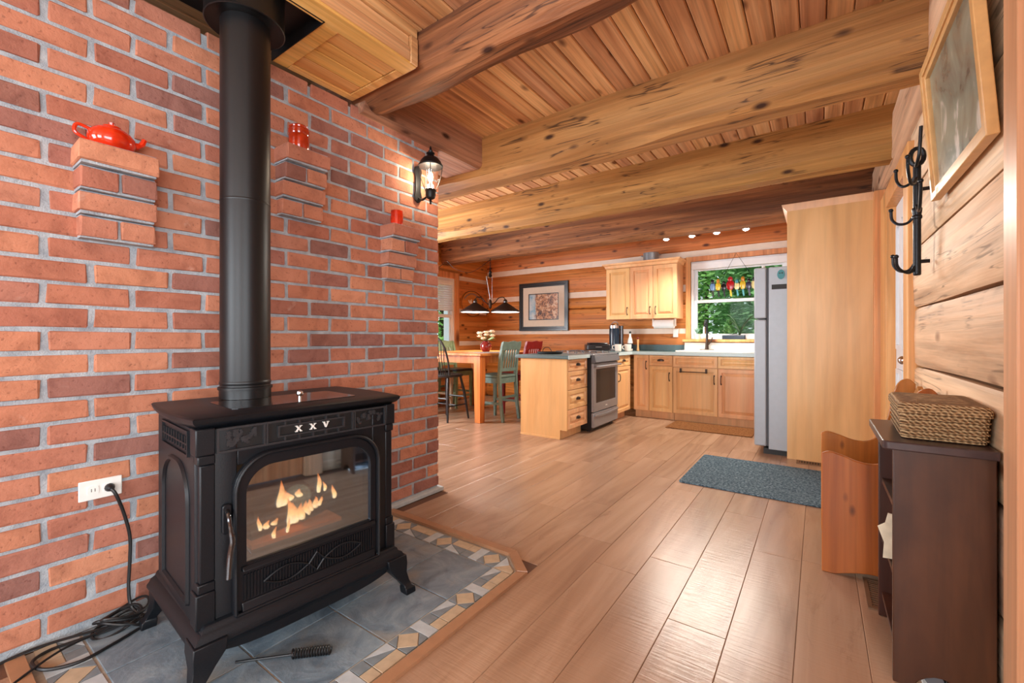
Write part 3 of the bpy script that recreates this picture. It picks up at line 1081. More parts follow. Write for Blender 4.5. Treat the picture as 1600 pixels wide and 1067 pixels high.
# ---- dining window with its blind
w2 = struct('window_2', (XL, 4.9, W2Z0))
g = G()
g.ring([(W2Y0, W2Z0), (W2Y1, W2Z0), (W2Y1, W2Z1), (W2Y0, W2Z1)], [(W2Y0 + .05, W2Z0 + .05), (W2Y1 - .05, W2Z0 + .05), (W2Y1 - .05, W2Z1 - .05), (W2Y0 + .05, W2Z1 - .05)], XL - .205, XL + .004, axis=0)
g.obj('window_frame', 'vinyl_white', w2, True, bevel=.003)
sash(W2Y0 + .05, W2Y1 - .05, 1.46, W2Z1 - .05, XL - .08, .05, 'upper_sash', w2, 0)
sash(W2Y0 + .05, W2Y1 - .05, W2Z0 + .05, 1.50, XL - .045, .05, 'lower_sash', w2, 0)
bl = G().box(XL - .01, XL + .03, W2Y0 + .06, W2Y1 - .06, W2Z1 - .11, W2Z1 - .055).obj('blind_headrail', 'blind_white', w2, True)
for k in range(12):
    z = W2Z1 - .125 - k * .0385
    g = G()
    g.M = Matrix.Translation((XL + .012, 0, z)) @ Matrix.Rotation(R(58), 4, 'Y')
    g.box(-.022, .022, W2Y0 + .065, W2Y1 - .065, -.0012, .0012)
    g.obj('slat', 'blind_white', bl, True)
t2 = struct('trim_3', (XL, 4.9, W2Z0), 'pine casing around the dining window')
G().box(XL - .01, XL + .03, W2Y1 - .002, W2Y1 + .10, W2Z0 - .1, W2Z1 + .10).obj('casing', 'pine_trim', t2, True, bevel=.003)
G().box(XL - .01, XL + .03, W2Y0 - .10, W2Y0 + .002, W2Z0 - .1, W2Z1 + .10).obj('casing', 'pine_trim', t2, True, bevel=.003)
G().box(XL - .01, XL + .028, W2Y0, W2Y1, W2Z1 - .002, W2Z1 + .10).obj('head_casing', 'pine_trim', t2, True, bevel=.003)
G().box(XL - .01, XL + .05, W2Y0, W2Y1, W2Z0 - .04, W2Z0 + .002).obj('sill', 'pine_trim', t2, True, bevel=.003)

# ---- entry door in the right wall
d1 = struct('door_1', (XR, 3.86, 0))
G().box(XR + .03, XR + .075, DY0 + .03, DY1 - .03, .01, DZ - .03).obj('door_leaf', 'white_paint', d1, True, bevel=.003)
for z0, z1 in ((.22, .88), (1.02, 1.92)):
    for y0, y1 in ((DY0 + .12, 3.83), (3.89, DY1 - .12)):
        g = G()
        o_ = rrect(y0, y1, z0, z1, (.01, .01, .05, .05) if z1 > 1.5 else .01)
        i_ = rrect(y0 + .03, y1 - .03, z0 + .03, z1 - .03, (.01, .01, .04, .04) if z1 > 1.5 else .01)
        g.ring(o_, i_, XR + .016, XR + .031, axis=0)
        g.obj('panel_moulding', 'white_paint', d1, True)
kn = G().tube([(XR + .03, DY0 + .10, .965), (XR - .0, DY0 + .10, .965)], .012, 10).ball(XR - .022, DY0 + .10, .965, .026).obj('door_knob', 'chrome', d1, True)
G().tube([(XR + .032, DY0 + .10, 1.10), (XR + .012, DY0 + .10, 1.10)], .026, 14).obj('deadbolt', 'chrome', d1, True)
t3 = struct('trim_4', (XR, 3.86, 0), 'orange pine casing around the entry door')
G().box(XR - .03, XR + .10, DY0 - .13, DY0 + .028, 0, DZ + .11).obj('casing', 'pine_trim', t3, True, bevel=.004)
G().box(XR - .03, XR + .10, DY1 - .028, DY1 + .30, 0, DZ + .11).obj('casing', 'pine_trim', t3, True, bevel=.004)
G().box(XR - .068, XR + .10, DY1 + .301, 4.699, 0, 2.30).obj('corner_strip', 'pine_trim', t3, True, bevel=.003)
G().box(XR - .03, XR + .10, DY0 + .028, DY1 - .028, DZ - .028, DZ + .11).obj('head_casing', 'pine_trim', t3, True, bevel=.004)
# ---- near doorway at the right edge of the view
t4 = struct('trim_5', (XR, 1.6, 0), 'broad pine door casing at the right edge of the view')
G().box(XR - .042, XR + .02, 1.585, 1.685, 0, 2.22).obj('casing', 'pine_near', t4, True, bevel=.004)
G().box(XR - .03, XR + .10, 1.555, 1.586, 0, 2.12).obj('jamb', 'pine_near', t4, True, bevel=.002)
G().box(XR - .042, XR + .02, EY0 - .08, EY0 + .02, 0, 2.22).obj('casing', 'pine_near', t4, True, bevel=.004)
G().box(XR - .042, XR + .02, EY0 + .02, 1.585, 2.11, 2.22).obj('head_casing', 'pine_near', t4, True, bevel=.004)
d2 = struct('door_2', (XR, 1.1, 0))
G().box(XR + .02, XR + .06, EY0 + .02, 1.553, .01, 2.10).obj('door_leaf', 'pine_trim', d2, True, bevel=.003)

# ---- plank soffit around the flue
sf = struct('ceiling_soffit', (-2.0, 1.0, 2.5), 'pine plank soffit boxed around the stove pipe')
SX1, SY0, SY1, SZ = -1.70, .10, 1.555, 2.495
OX1, OY0, OY1 = -1.78, .57, 1.095
for nm, b in (('edge_board', (SX1 - .10, SX1, SY0, SY1)), ('edge_board', (XW + .002, OX1 - .02, OY1, OY1 + .075)), ('edge_board', (XW + .002, OX1 - .02, OY0 - .075, OY0)), ('edge_board', (XW + .002, XW + .05, OY1 + .077, SY1)), ('edge_board', (XW + .052, SX1 - .102, SY1 - .045, SY1))):
    G().box(b[0], b[1], b[2], b[3], SZ, SZ + .02).obj(nm, 'pine_soffit', sf, True, bevel=.002)
xs = [XW + .052 + (SX1 - .102 - XW - .052) / 4 * i for i in range(5)]
for i in range(4):
    G().box(xs[i] + .003, xs[i + 1] - .003, OY1 + .077, SY1 - .047, SZ + .006, SZ + .02).obj('soffit_plank', 'pine_soffit', sf, True, bevel=.003)
    G().box(xs[i] + .003, xs[i + 1] - .003, SY0, OY0 - .077, SZ + .006, SZ + .02).obj('soffit_plank', 'pine_soffit', sf, True, bevel=.003)
G().box(SX1 - .02, SX1 + .004, SY0, SY1 - .045, SZ + .012, SZ + .085).obj('side_board', 'ceiling_plank', sf, True, bevel=.003)
G().box(SX1 - .02, SX1 - .008, SY0, SY1 - .045, SZ + .088, ZC - .05).obj('side_board', 'ceiling_plank', sf, True, bevel=.003)
G().box(SX1 - .02, SX1 + .008, SY0, SY1, ZC - .048, ZC - .001).obj('side_board', 'ceiling_plank', sf, True, bevel=.003)
G().box(SX1 - .02, SX1 + .010, SY1 - .043, SY1 + .002, SZ + .004, ZC - .05).obj('corner_post', 'ceiling_plank', sf, True, bevel=.003)
G().box(XW, SX1 - .01, SY1 - .01, SY1 + .006, SZ + .004, ZC).obj('end_board', 'ceiling_plank', sf, True)
g = G()
g.box(XW + .004, OX1 + .01, OY0, OY1, SZ + .055, SZ + .062)
g.box(XW + .004, OX1 - .001, OY0, OY0 + .004, SZ - .003, SZ + .06).box(XW + .004, OX1 - .001, OY1 - .004, OY1, SZ - .003, SZ + .06)
g.box(OX1 - .005, OX1 - .001, OY0, OY1, SZ - .003, SZ + .06)
g.obj('support_box', 'black_metal', sf, True)
G().box(XW + .005, SX1 - .022, OY1 + .001, SY1 - .012, SZ + .022, SZ + .028).obj('soffit_backing', 'floor_gap', sf, True)
# ------------------------------------------------------------------ the stove
ST = thing('heating_stove', 'black cast iron stove with glass door standing on the slate hearth', 'stove', (-1.777, .92, 0), R(85))


def outline(w0, w1, yf, yb, bow=0.0):
    """stove plan: front corners, side edges slightly bowed, back corners"""
    pts = []
    for i in range(7):
        t = i / 6
        pts.append((w0 + (w1 - w0) * t + bow * math.sin(PI * t), yf + (yb - yf) * t))
    left = [(-x, y) for x, y in reversed(pts)]
    return pts + left


g = G()
lp = lambda ins, z: [(x, y, z) for x, y in outline(.376 - ins, .376 - ins, -.252 + ins, .30 - ins, .022)]
g.loft([lp(.034, .806), lp(.028, .815), lp(.012, .824), lp(.002, .836), lp(.0, .846), lp(.006, .851)])
g.obj('top_plate', 'cast_iron', ST, smooth=40)
G().prism(rrect(-.235, .235, -.14, .12, .02), .8495, .8535).obj('lid_inset', 'stove_plate', ST)
G().lathe([(.006, .853), (.006, .866), (.011, .868), (.014, .876), (.012, .884), (.004, .888)], .03, -.06, 0, 14).obj('lid_knob', 'chrome', ST)
g = G()   # shell around the firebox
g.box(-.36, -.25, -.20, .265, .19, .81).box(.25, .352, -.20, .265, .19, .81).box(-.25, .25, .06, .265, .19, .81)
g.box(-.25, .25, -.20, .06, .68, .81).box(-.25, .25, -.20, .06, .19, .325)
g.prism([(-.31, -.235), (-.25, -.235), (-.25, -.19), (-.36, -.19), (-.36, -.205)], .19, .81)
g.prism([(.31, -.235), (.36, -.205), (.36, -.19), (.25, -.19), (.25, -.235)], .19, .81)
g.box(-.25, .25, -.235, -.19, .68, .73).box(-.25, .25, -.235, -.19, .19, .335).box(-.25, .25, -.222, -.19, .73, .81)
g.obj('body', 'cast_iron', ST, bevel=.003)
g = G()
g.box(-.249, .249, .045, .059, .326, .679).box(-.249, -.236, -.185, .05, .326, .679).box(.236, .249, -.185, .05, .326, .679).box(-.249, .249, -.185, .05, .326, .338).box(-.249, .249, -.185, .05, .668, .679)
g.obj('firebox_lining', 'ash_lining', ST)
# corner pillars with stepped feet and heads
for s in (-1, 1):
    g = G()
    for z0, z1, w in ((.19, .30, .0), (.30, .33, -.006), (.33, .70, -.012), (.70, .73, -.006), (.73, .815, .0)):
        g.box(s * .312, s * ((.366 if s < 0 else .356) + w), -.241 + (-w) * .4, -.18, z0, z1)
    g.obj('corner_pillar', 'cast_iron', ST, bevel=.004)
# grille band under the top
bd = G().box(-.31, .31, -.231, -.222, .732, .808).obj('grille_back', 'cast_iron_dark', ST)
g = G()
g.ring([(-.31, .730), (.31, .730), (.31, .811), (-.31, .811)], [(-.303, .737), (.303, .737), (.303, .804), (-.303, .804)], -.243, -.228)
for x in (-.168, -.16, .16, .168):
    g.box(x - .003, x + .003, -.242, -.228, .735, .806)
g.ring([(-.125, .750), (.125, .750), (.125, .792), (-.125, .792)], [(-.119, .756), (.119, .756), (.119, .786), (-.119, .786)], -.242, -.228)
for x in (-.10, -.05, 0, .05, .10):
    g.box(x - .003, x + .003, -.240, -.228, .735, .751).box(x - .003, x + .003, -.240, -.228, .791, .806)
g.obj('grille', 'cast_iron_highlight', ST)


def stroke(g, x0, z0, x1, z1, w, y0, y1):
    d = Vector((x1 - x0, z1 - z0))
    nrm = Vector((-d.y, d.x)).normalized() * w / 2
    g.prism([(x0 + nrm.x, z0 + nrm.y), (x0 - nrm.x, z0 - nrm.y), (x1 - nrm.x, z1 - nrm.y), (x1 + nrm.x, z1 + nrm.y)], y0, y1, axis=1)


for cx_, ch in ((-.052, 'X'), (0.0, 'X'), (.05, 'V')):
    g = G()
    h, w = .010, .008
    if ch == 'X':
        stroke(g, cx_ - w, .771 + h, cx_ + w, .771 - h, .0042, -.240, -.230)
        stroke(g, cx_ + w, .771 + h, cx_ - w, .771 - h, .0022, -.240, -.230)
        ser = [(-w, h), (w, h), (-w, -h), (w, -h)]
    else:
        stroke(g, cx_ - w, .771 + h, cx_, .771 - h, .0042, -.240, -.230)
        stroke(g, cx_ + w, .771 + h, cx_, .771 - h, .0022, -.240, -.230)
        ser = [(-w, h), (w, h)]
    for sx_, sz_ in ser:
        g.box(cx_ + sx_ - .004, cx_ + sx_ + .004, -.240, -.230, .771 + sz_ - .0009, .771 + sz_ + .0009)
    g.obj('numeral', 'white_plastic', ST)


def leaf_cluster(g, cx, cz, w, h, y, seed, nx=20):
    r = random.Random(seed)
    for i in range(nx):
        a = r.uniform(0, 2 * PI)
        L = r.uniform(.5, 1.0) * h * .48
        x0, z0 = cx + r.uniform(-.42, .42) * w, cz + r.uniform(-.25, .25) * h
        dx, dz = math.cos(a), math.sin(a)
        px, pz = -dz, dx
        pts = []
        lob = [(0, .05), (.2, .32), (.3, .16), (.48, .40), (.58, .18), (.75, .30), (1.0, 0)]
        up = [(x0 + dx * L * t + px * L * k, z0 + dz * L * t + pz * L * k) for t, k in lob]
        dn = [(x0 + dx * L * t - px * L * k, z0 + dz * L * t - pz * L * k) for t, k in reversed(lob[:-1])]
        pts = [(min(max(p[0], cx - w / 2), cx + w / 2), min(max(p[1], cz - h / 2), cz + h / 2)) for p in up + dn]
        g.prism(pts, y, y - .004 - .004 * r.random(), axis=1)


for s in (-1, 1):
    g = G()
    leaf_cluster(g, s * .236, .770, .124, .060, -.230, 3 + s)
    g.obj('leaf_relief', 'cast_iron_highlight', ST, smooth=0)
# arched door
DR = G()
outer = rrect(-.268, .268, .195, .716, (.006, .006, .12, .12), 8)
mid = rrect(-.256, .256, .205, .705, (.006, .006, .112, .112), 8)
inner = rrect(-.228, .228, .355, .668, (.006, .006, .085, .085), 8)
DR.ring(outer, mid, -.262, -.235)
DR.ring(mid, inner, -.255, -.236)
door = DR.obj('door', 'cast_iron', ST, bevel=.004)
g = G()
pp = [(x, -.263, z) for x, z in rrect(-.262, .262, .200, .710, (.006, .006, .116, .116), 10)]
g.tube(pp, .006, 6, closed=True)
g.obj('door_bead', 'cast_iron', door)
g = G()
g.prism(rrect(-.230, .230, .352, .670, (.006, .006, .086, .086), 8), -.246, -.242, axis=1)
g.obj('glass_pane', 'stove_glass', door)
g = G()
g.loft([[(-.245, -.255, .335), (.245, -.255, .335), (.245, -.255, .352), (-.245, -.255, .352)], [(-.243, -.272, .338), (.243, -.272, .338), (.243, -.262, .351), (-.243, -.262, .351)]])
g.loft([[(-.245, -.255, .205), (.245, -.255, .205), (.245, -.255, .235), (-.245, -.255, .235)], [(-.243, -.268, .207), (.243, -.268, .207), (.243, -.260, .232), (-.243, -.260, .232)]])
g.obj('door_rail', 'cast_iron', door, bevel=.002)
g = G()
for k in range(48):
    x = -.235 + k * .01
    g.box(x - .0028, x + .0028, -.260, -.253, .238, .322)
g.obj('reeding', 'cast_iron', door, smooth=0)
g = G()
for s in (-1, 1):
    up = [(s * (.03 + .15 * t), -.264, .279 + .026 * math.sin(PI * t)) for t in [i / 12 for i in range(13)]]
    dn = [(s * (.03 + .15 * t), -.264, .279 - .026 * math.sin(PI * t)) for t in [i / 12 for i in range(13)]]
    g.tube(up, .004, 6).tube(dn, .004, 6)
g.tube([(-.028, -.264, .279), (0, -.264, .312), (.028, -.264, .279), (0, -.264, .246)], .005, 6, closed=True)
g.obj('ornament', 'cast_iron', door)
h = G().prism(rrect(-.297, -.270, .47, .565, .01), -.252, -.235, axis=1).obj('handle_plate', 'cast_iron', ST, bevel=.003)
G().tube(smooth_path([(-.284, -.25, .545), (-.286, -.272, .535), (-.284, -.283, .50), (-.280, -.287, .455), (-.287, -.290, .41), (-.292, -.292, .345)], 5), [.007] * 12 + [.009] * 14, 10).obj('door_handle', 'stove_plate', h)
# side panel relief
for s in (-1, 1):
    g = G()
    pr = rrect(-.14, .17, .24, .68, (.006, .006, .12, .12), 8)
    g.tube([(s * .361, y, z) for y, z in pr], .010, 6, closed=True)
    g.ring([(-.15, .715), (.18, .715), (.18, .80), (-.15, .80)], [(-.142, .722), (.172, .722), (.172, .793), (-.142, .793)], s * .357, s * .367, axis=0)
    for k in range(9):
        g.box(s * .357, s * .366, -.125 + k * .034, -.118 + k * .034, .735, .78)
    g.box(s * .357, s * .366, -.14, .17, .752, .758)
    sp = g.obj('side_panel_relief', 'cast_iron', ST)
# moulded base
g = G()
lb = lambda e, z: [(x, y, z) for x, y in outline(.352 + e, .362 + e, -.262 - e * .6, .285, .0)]
g.loft([lb(-.01, .205), lb(.0, .198), lb(.004, .186), lb(.018, .178), lb(.022, .168), lb(.030, .158), lb(.030, .148), lb(.018, .142), lb(.010, .125), lb(-.01, .118)])
g.obj('base_moulding', 'cast_iron', ST, smooth=40)
g = G()
sk = []
for i in range(17):
    t = -1 + i / 8
    sk.append((t * .30, .112 - .022 * (1 - abs(t) ** 4)))
g.prism(sk + [(.30, .15), (-.30, .15)], -.262, -.245, axis=1)
g.obj('apron', 'cast_iron', ST)
G().box(-.16, .16, -.12, .16, .045, .125).obj('ash_box', 'cast_iron_dark', ST, bevel=.005)
for sx in (-1, 1):
    for sy, y in ((-1, -.243), (1, .235)):
        g = G()
        loops = []
        for z, r, o in ((.165, .046, 0), (.13, .045, .004), (.09, .030, .018), (.055, .020, .036), (.035, .018, .046), (.028, .024, .050), (.006, .024, .052), (.0, .022, .052)):
            cx_, cy_ = sx * (.337 + o), y + sy * o * .9
            loops.append([(cx_ - r, cy_ - r, z), (cx_ + r, cy_ - r, z), (cx_ + r, cy_ + r, z), (cx_ - r, cy_ + r, z)])
        g.loft(loops)
        g.obj('leg', 'cast_iron', ST, bevel=.003)
# logs and fire
for i, (p0, p1, r) in enumerate((((-.16, -.06, .37), (.15, -.02, .385), .030), ((-.10, -.10, .40), (.06, .0, .425), .024), ((.02, -.1, .39), (.17, -.05, .43), .022), ((-.13, -.01, .42), (.12, .01, .46), .024))):
    P0, P1 = Vector(p0), Vector(p1)
    pts = [tuple(P0.lerp(P1, k / 6) + Vector((0, 0, .004 * math.sin(k * 2.1 + i)))) for k in range(7)]
    G().tube(pts, [r * (1 + .1 * math.sin(k * 1.7 + i)) for k in range(7)], 9).obj('fire_log', 'firewood', ST)
G().box(-.17, .17, -.13, .02, .338, .352).obj('ember_bed', 'ember', ST)


def flame(x, y, z, h, r, lean=0.0):
    g = G()
    loops = []
    for i in range(9):
        t = i / 8
        rr = r * (math.sin(PI * min(1, .12 + t * .88) ** .75) ** .9) * (1 - t * .15) + .0006
        loops.append([(x + lean * t * t + .25 * r * math.sin(t * 6 + x * 40) + rr * math.cos(2 * PI * k / 8), y + .6 * rr * math.sin(2 * PI * k / 8), z + h * t) for k in range(8)])
    g.loft(loops)
    g.obj('flame', 'flame', ST, smooth=80)


rfm = random.Random(4)
for x, y, z, h_, r in ((-.03, -.12, .385, .085, .013), (-.008, -.11, .38, .07, .014), (.015, -.11, .385, .055, .013), (.036, -.11, .395, .05, .012), (.056, -.10, .40, .045, .011), (.076, -.1, .41, .04, .010), (.092, -.1, .415, .03, .008),
                       (-.045, -.06, .44, .085, .011), (-.028, -.06, .44, .05, .010), (-.005, -.05, .45, .03, .012), (.03, -.05, .455, .028, .012), (.11, -.06, .455, .07, .008), (.135, -.06, .455, .035, .006),
                       (.165, -.08, .42, .05, .008), (-.14, -.12, .395, .045, .006), (-.12, -.12, .395, .025, .010), (-.09, -.12, .40, .02, .010), (-.10, -.14, .36, .035, .006), (-.05, -.14, .365, .045, .005)):
    flame(x, y, z, h_ * 1.2, r * 1.25, rfm.uniform(-.012, .012))
lamp('fire_light', 'POINT', (-1.777 + .10, .92, .47), 0.35, (1.0, .45, .15), radius=.05)

# ---- stove pipe
PX, PY = -1.955, .845
sp = thing('stove_pipe', 'thick black round stove pipe rising from the stove to the soffit', 'stove pipe', (PX, PY, .8545))
G().lathe([(.094, .0), (.094, .035), (.099, .036), (.099, .046), (.091, .048), (.091, 1.72)], n=40).obj('pipe', 'pipe_black', sp)
G().lathe([(.0915, .055), (.0935, .06), (.0935, .066), (.0915, .071)], n=40).obj('seam_ring', 'pipe_black', sp)
G().lathe([(.0912, .80), (.0922, .803), (.0922, .806), (.0912, .809)], n=40).obj('seam_ring', 'pipe_black', sp)
g = G()
g.lathe([(.092, 1.545), (.137, 1.542), (.143, 1.538), (.147, 1.541), (.145, 1.55), (.145, 1.69), (.092, 1.692)], n=48)
g.obj('ceiling_collar', 'pipe_black', sp)

# ---- pots on the brick ledges
zt = lambda k: .03 + RP * k - .005
tp = thing('teapot', 'shiny red glazed pot with spout on the brick ledge left of the pipe', 'teapot', (XW + .062, .475, zt(21)))
G().lathe([(.035, 0), (.052, .012), (.062, .035), (.060, .058), (.045, .080), (.030, .088), (.005, .09)], n=24, sx=.9, sy=1.15).obj('body', 'red_glaze', tp)
G().lathe([(.03, .087), (.028, .093), (.008, .098), (.010, .108), (.004, .112)], n=16).obj('lid', 'red_glaze', tp)
G().tube(smooth_path([(0, .055, .04), (0, .085, .055), (0, .098, .08)], 5), [.014] * 4 + [.010] * 4 + [.009] * 3, 8).obj('spout', 'red_glaze', tp)
G().tube(smooth_path([(0, -.06, .065), (0, -.095, .07), (0, -.10, .04), (0, -.066, .022)], 5), .006, 8).obj('handle', 'red_glaze', tp)
jr = thing('jar', 'red brown glazed canister jar on the middle brick ledge', 'jar', (XW + .062, 1.20, zt(24)))
G().lathe([(.046, 0), (.050, .006), (.050, .075), (.047, .082), (.050, .09), (.050, .108), (.044, .116)], n=28).obj('body', 'red_glaze_dark', jr)
G().lathe([(.045, .1155), (.047, .122), (.040, .13), (.004, .132)], n=28).obj('lid', 'red_glaze_dark', jr)
jr = thing('pottery_cup', 'small orange red glazed cup on the ledge below the lantern', 'cup', (XW + .068, 1.832, zt(21)))
G().lathe([(.030, 0), (.037, .008), (.040, .04), (.039, .07), (.037, .098), (.034, .098), (.036, .07), (.034, .02), (.004, .012)], n=24).obj('body', 'red_glaze', jr)
G().tube([(0, -.036, .07), (0, -.037, .06), (0, -.038, .05)], .004, 6).obj('lug', 'red_glaze', jr)

# ---- wall lantern
LX, LY = XW + .135, 2.06
ln = thing('wall_lantern', 'black carriage lantern with lit glass on the brick wall', 'lantern', (XW, LY, 2.0))
g = G()
pl = [(.0, 2.02), (.025, 2.035), (.032, 2.07), (.024, 2.10), (.024, 2.20), (.034, 2.235), (.028, 2.262), (0.0, 2.275)]
poly = [(LY + y, z) for y, z in pl] + [(LY - y, z) for y, z in reversed(pl[1:-1])]
g.prism(poly, XW + .004, XW + .020, axis=0)
g.obj('back_plate', 'black_metal', ln, True, bevel=.004)
G().tube(smooth_path([(XW + .012, LY, 2.06), (XW + .05, LY, 2.035), (XW + .09, LY, 2.045), (LX, LY, 2.065)], 6), .007, 8).obj('arm', 'black_metal', ln, True)
g = G()
g.lathe([(.003, 1.99), (.008, 1.998), (.005, 2.006), (.010, 2.012), (.006, 2.02), (.028, 2.032), (.034, 2.048), (.034, 2.075), (.038, 2.079), (.036, 2.088), (.030, 2.09)], LX, LY, 0, 20)
g.obj('cup', 'black_metal', ln, True)
g = G()
g.lathe([(.034, 2.088), (.048, 2.12), (.064, 2.17), (.073, 2.22), (.075, 2.244)], LX, LY, 0, 24, cap=False)
g.obj('glass_shade', 'lamp_glass', ln, True)
cp = G().lathe([(.06, 2.243), (.080, 2.240), (.083, 2.248), (.076, 2.256), (.068, 2.275), (.050, 2.297), (.026, 2.31), (.020, 2.322), (.028, 2.326), (.028, 2.332), (.014, 2.338), (.016, 2.346), (.008, 2.354), (.008, 2.362), (.003, 2.378)], LX, LY, 0, 24).obj('cap', 'black_metal', ln, True)
for a in range(4):
    th = R(45 + 90 * a)
    pts = [(LX + r * math.cos(th), LY + r * math.sin(th), z) for r, z in ((.036, 2.088), (.050, 2.12), (.066, 2.17), (.075, 2.22), (.077, 2.245))]
    G().tube(pts, .0025, 5).obj('cage_bar', 'black_metal', ln, True)
G().tube([(LX, LY, 2.085), (LX, LY, 2.14)], .011, 10).obj('candle_sleeve', 'white_plastic', ln, True)
G().ball(LX, LY, 2.172, .017, .017, .034).obj('bulb', 'bulb_warm', ln, True)
lamp('lantern_light', 'POINT', (LX, LY, 2.172), 9.0, (1, .84, .62), radius=.036)

# ---- outlet, plug and cables by the stove
ot = thing('wall_outlet', 'white duplex outlet plate on the brick wall beside the stove', 'outlet', (XW + .002, .455, .525))
G().box(0, .006, -.062, .062, -.037, .037).obj('plate', 'white_plastic', ot, bevel=.003)
for y in (-.022, .022):
    f_ = G().prism(rrect(y - .016, y + .016, -.015, .015, .008), .005, .009, axis=0).obj('socket', 'white_plastic', ot)
    G().box(.0085, .0093, y - .006, y - .004, -.006, .006).box(.0085, .0093, y + .004, y + .006, -.006, .006).obj('slots', 'dark_slot', f_)
cb = thing('power_cord', 'black power cord hanging from the outlet plug to the floor', 'cord', (XW + .03, .48, 0))
G().lathe([(.014, 0), (.016, .008), (.012, .022), (.006, .03)], n=12).obj('plug', 'cable_black', cb)
plug = bpy.data.objects['plug']
plug.rotation_euler = (0, R(90), 0)
plug.location = (-.018, -.002, .525)
G().tube(smooth_path([(XW + .038, .478, .523), (XW + .046, .49, .50), (XW + .036, .515, .42), (XW + .03, .535, .32), (XW + .03, .535, .22), (XW + .035, .53, .12), (XW + .05, .535, .05), (XW + .09, .56, .012)], 6), .006, 8).obj('cable', 'cable_black', cb, True)
cl = thing('cable_coil', 'tangle of black cable looped on the hearth beside the stove leg', 'cord', (-2.168, .50, 0))
rc = random.Random(9)
for k in range(5):
    cx_, cy_ = -2.168 + rc.uniform(-.01, .01), .50 + rc.uniform(-.02, .02)
    a, b = rc.uniform(.035, .06), rc.uniform(.05, .085)
    ph = rc.uniform(0, PI)
    pts = []
    for i in range(26):
        th = 2 * PI * i / 25
        x, y = a * math.cos(th), b * math.sin(th)
        pts.append((cx_ + x * math.cos(ph) - y * math.sin(ph), cy_ + x * math.sin(ph) + y * math.cos(ph), .01 + k * .012 + .012 * math.sin(th * 2 + k)))
    G().tube(pts, .005, 6).obj('loop', 'cable_black', cl, True)
lc = thing('loose_cable', 'long black cable loop trailing along the foot of the brick wall', 'cord', (-2.1, .35, 0))
G().tube(smooth_path([(-2.14, .55, .03), (-2.17, .46, .008), (-2.19, .38, .007), (-2.20, .31, .007), (-2.15, .265, .014), (-2.07, .285, .014), (-2.04, .36, .007), (-2.06, .45, .007), (-2.09, .53, .007)], 7), .0055, 7).obj('cable', 'cable_black', lc, True)
lc = thing('loose_cable', 'thin black cable running out to the lower left corner', 'cord', (-2.1, .2, 0))
G().tube(smooth_path([(-2.15, .53, .045), (-2.15, .42, .026), (-2.13, .33, .026), (-2.09, .25, .018), (-2.03, .16, .007), (-1.95, .05, .007), (-1.9, -.2, .007)], 6), .004, 7).obj('cable', 'cable_black', lc, True)
lc = thing('loose_cable', 'dark cable lying against the brick wall at the left edge', 'cord', (-2.2, .1, 0))
G().tube(smooth_path([(-2.155, .50, .018), (-2.19, .40, .022), (-2.225, .27, .022), (-2.235, .12, .006), (-2.235, -.2, .006)], 6), .005, 7).obj('cable', 'cable_black', lc, True)
tl = thing('stove_tool', 'black rod with coiled spring grip lying under the stove front', 'fire tool', (-1.45, .86, 0))
G().tube([(-1.60, .66, .012), (-1.47, .79, .016)], .004, 8).obj('rod', 'black_metal', tl, True)
hp = []
for i in range(150):
    t = i / 149
    a = t * 2 * PI * 14
    d = Vector((.13, .13, .0)).normalized()
    p = Vector((-1.475, .785, .0175)) + d * (t * .125)
    s_ = Vector((-d.y, d.x, 0))
    hp.append(tuple(p + s_ * .0135 * math.cos(a) + Vector((0, 0, .0135)) * math.sin(a)))
G().tube(hp, .0032, 5).obj('coil_grip', 'black_metal', tl, True)
# ------------------------------------------------------------------ kitchen
def raised_front(name, x0, x1, z0, z1, par, mat='maple_cabinet', fr=.05, y=0.0, th=.021):
    """a raised-panel door or drawer front in the local XZ plane, facing -Y"""
    g = G()
    r = lambda i, yy: [(x0 + i, yy, z0 + i), (x1 - i, yy, z0 + i), (x1 - i, yy, z1 - i), (x0 + i, yy, z1 - i)]
    fr = min(fr, (z1 - z0) * .26, (x1 - x0) * .28)
    g.loft([r(0, y + th), r(0, y + .004), r(.004, y), r(fr - .006, y), r(fr, y + .015), r(fr + .006, y + .015), r(fr + min(.036, fr * .75), y + .001), r(fr + min(.039, fr * .8), y + .001)])
    return g.obj(name, mat, par, smooth=20)


def bar_handle(x, z0, z1, par, y=0.0):
    g = G()
    g.tube(smooth_path([(x, y, z0), (x, y - .02, z0 + .006), (x, y - .028, (z0 + z1) / 2), (x, y - .02, z1 - .006), (x, y, z1)], 5), .0055, 7)
    g.ball(x, y - .002, z0, .009, .004, .012, 8, 5).ball(x, y - .002, z1, .009, .004, .012, 8, 5)
    return g.obj('handle', 'bronze', par)


def cup_pull(x, z, par, y=0.0, w=.045):
    g = G()
    loops = []
    for i in range(9):
        a = PI * i / 8
        xx = x - w * math.cos(a)
        hgt = .020 * math.sin(a) + .002
        loops.append([(xx, y, z + hgt), (xx, y - .022 * math.sin(a) - .001, z + hgt * .6), (xx, y - .024 * math.sin(a) - .001, z - .010), (xx, y, z - .010)])
    g.loft(loops)
    return g.obj('cup_pull', 'bronze', par)


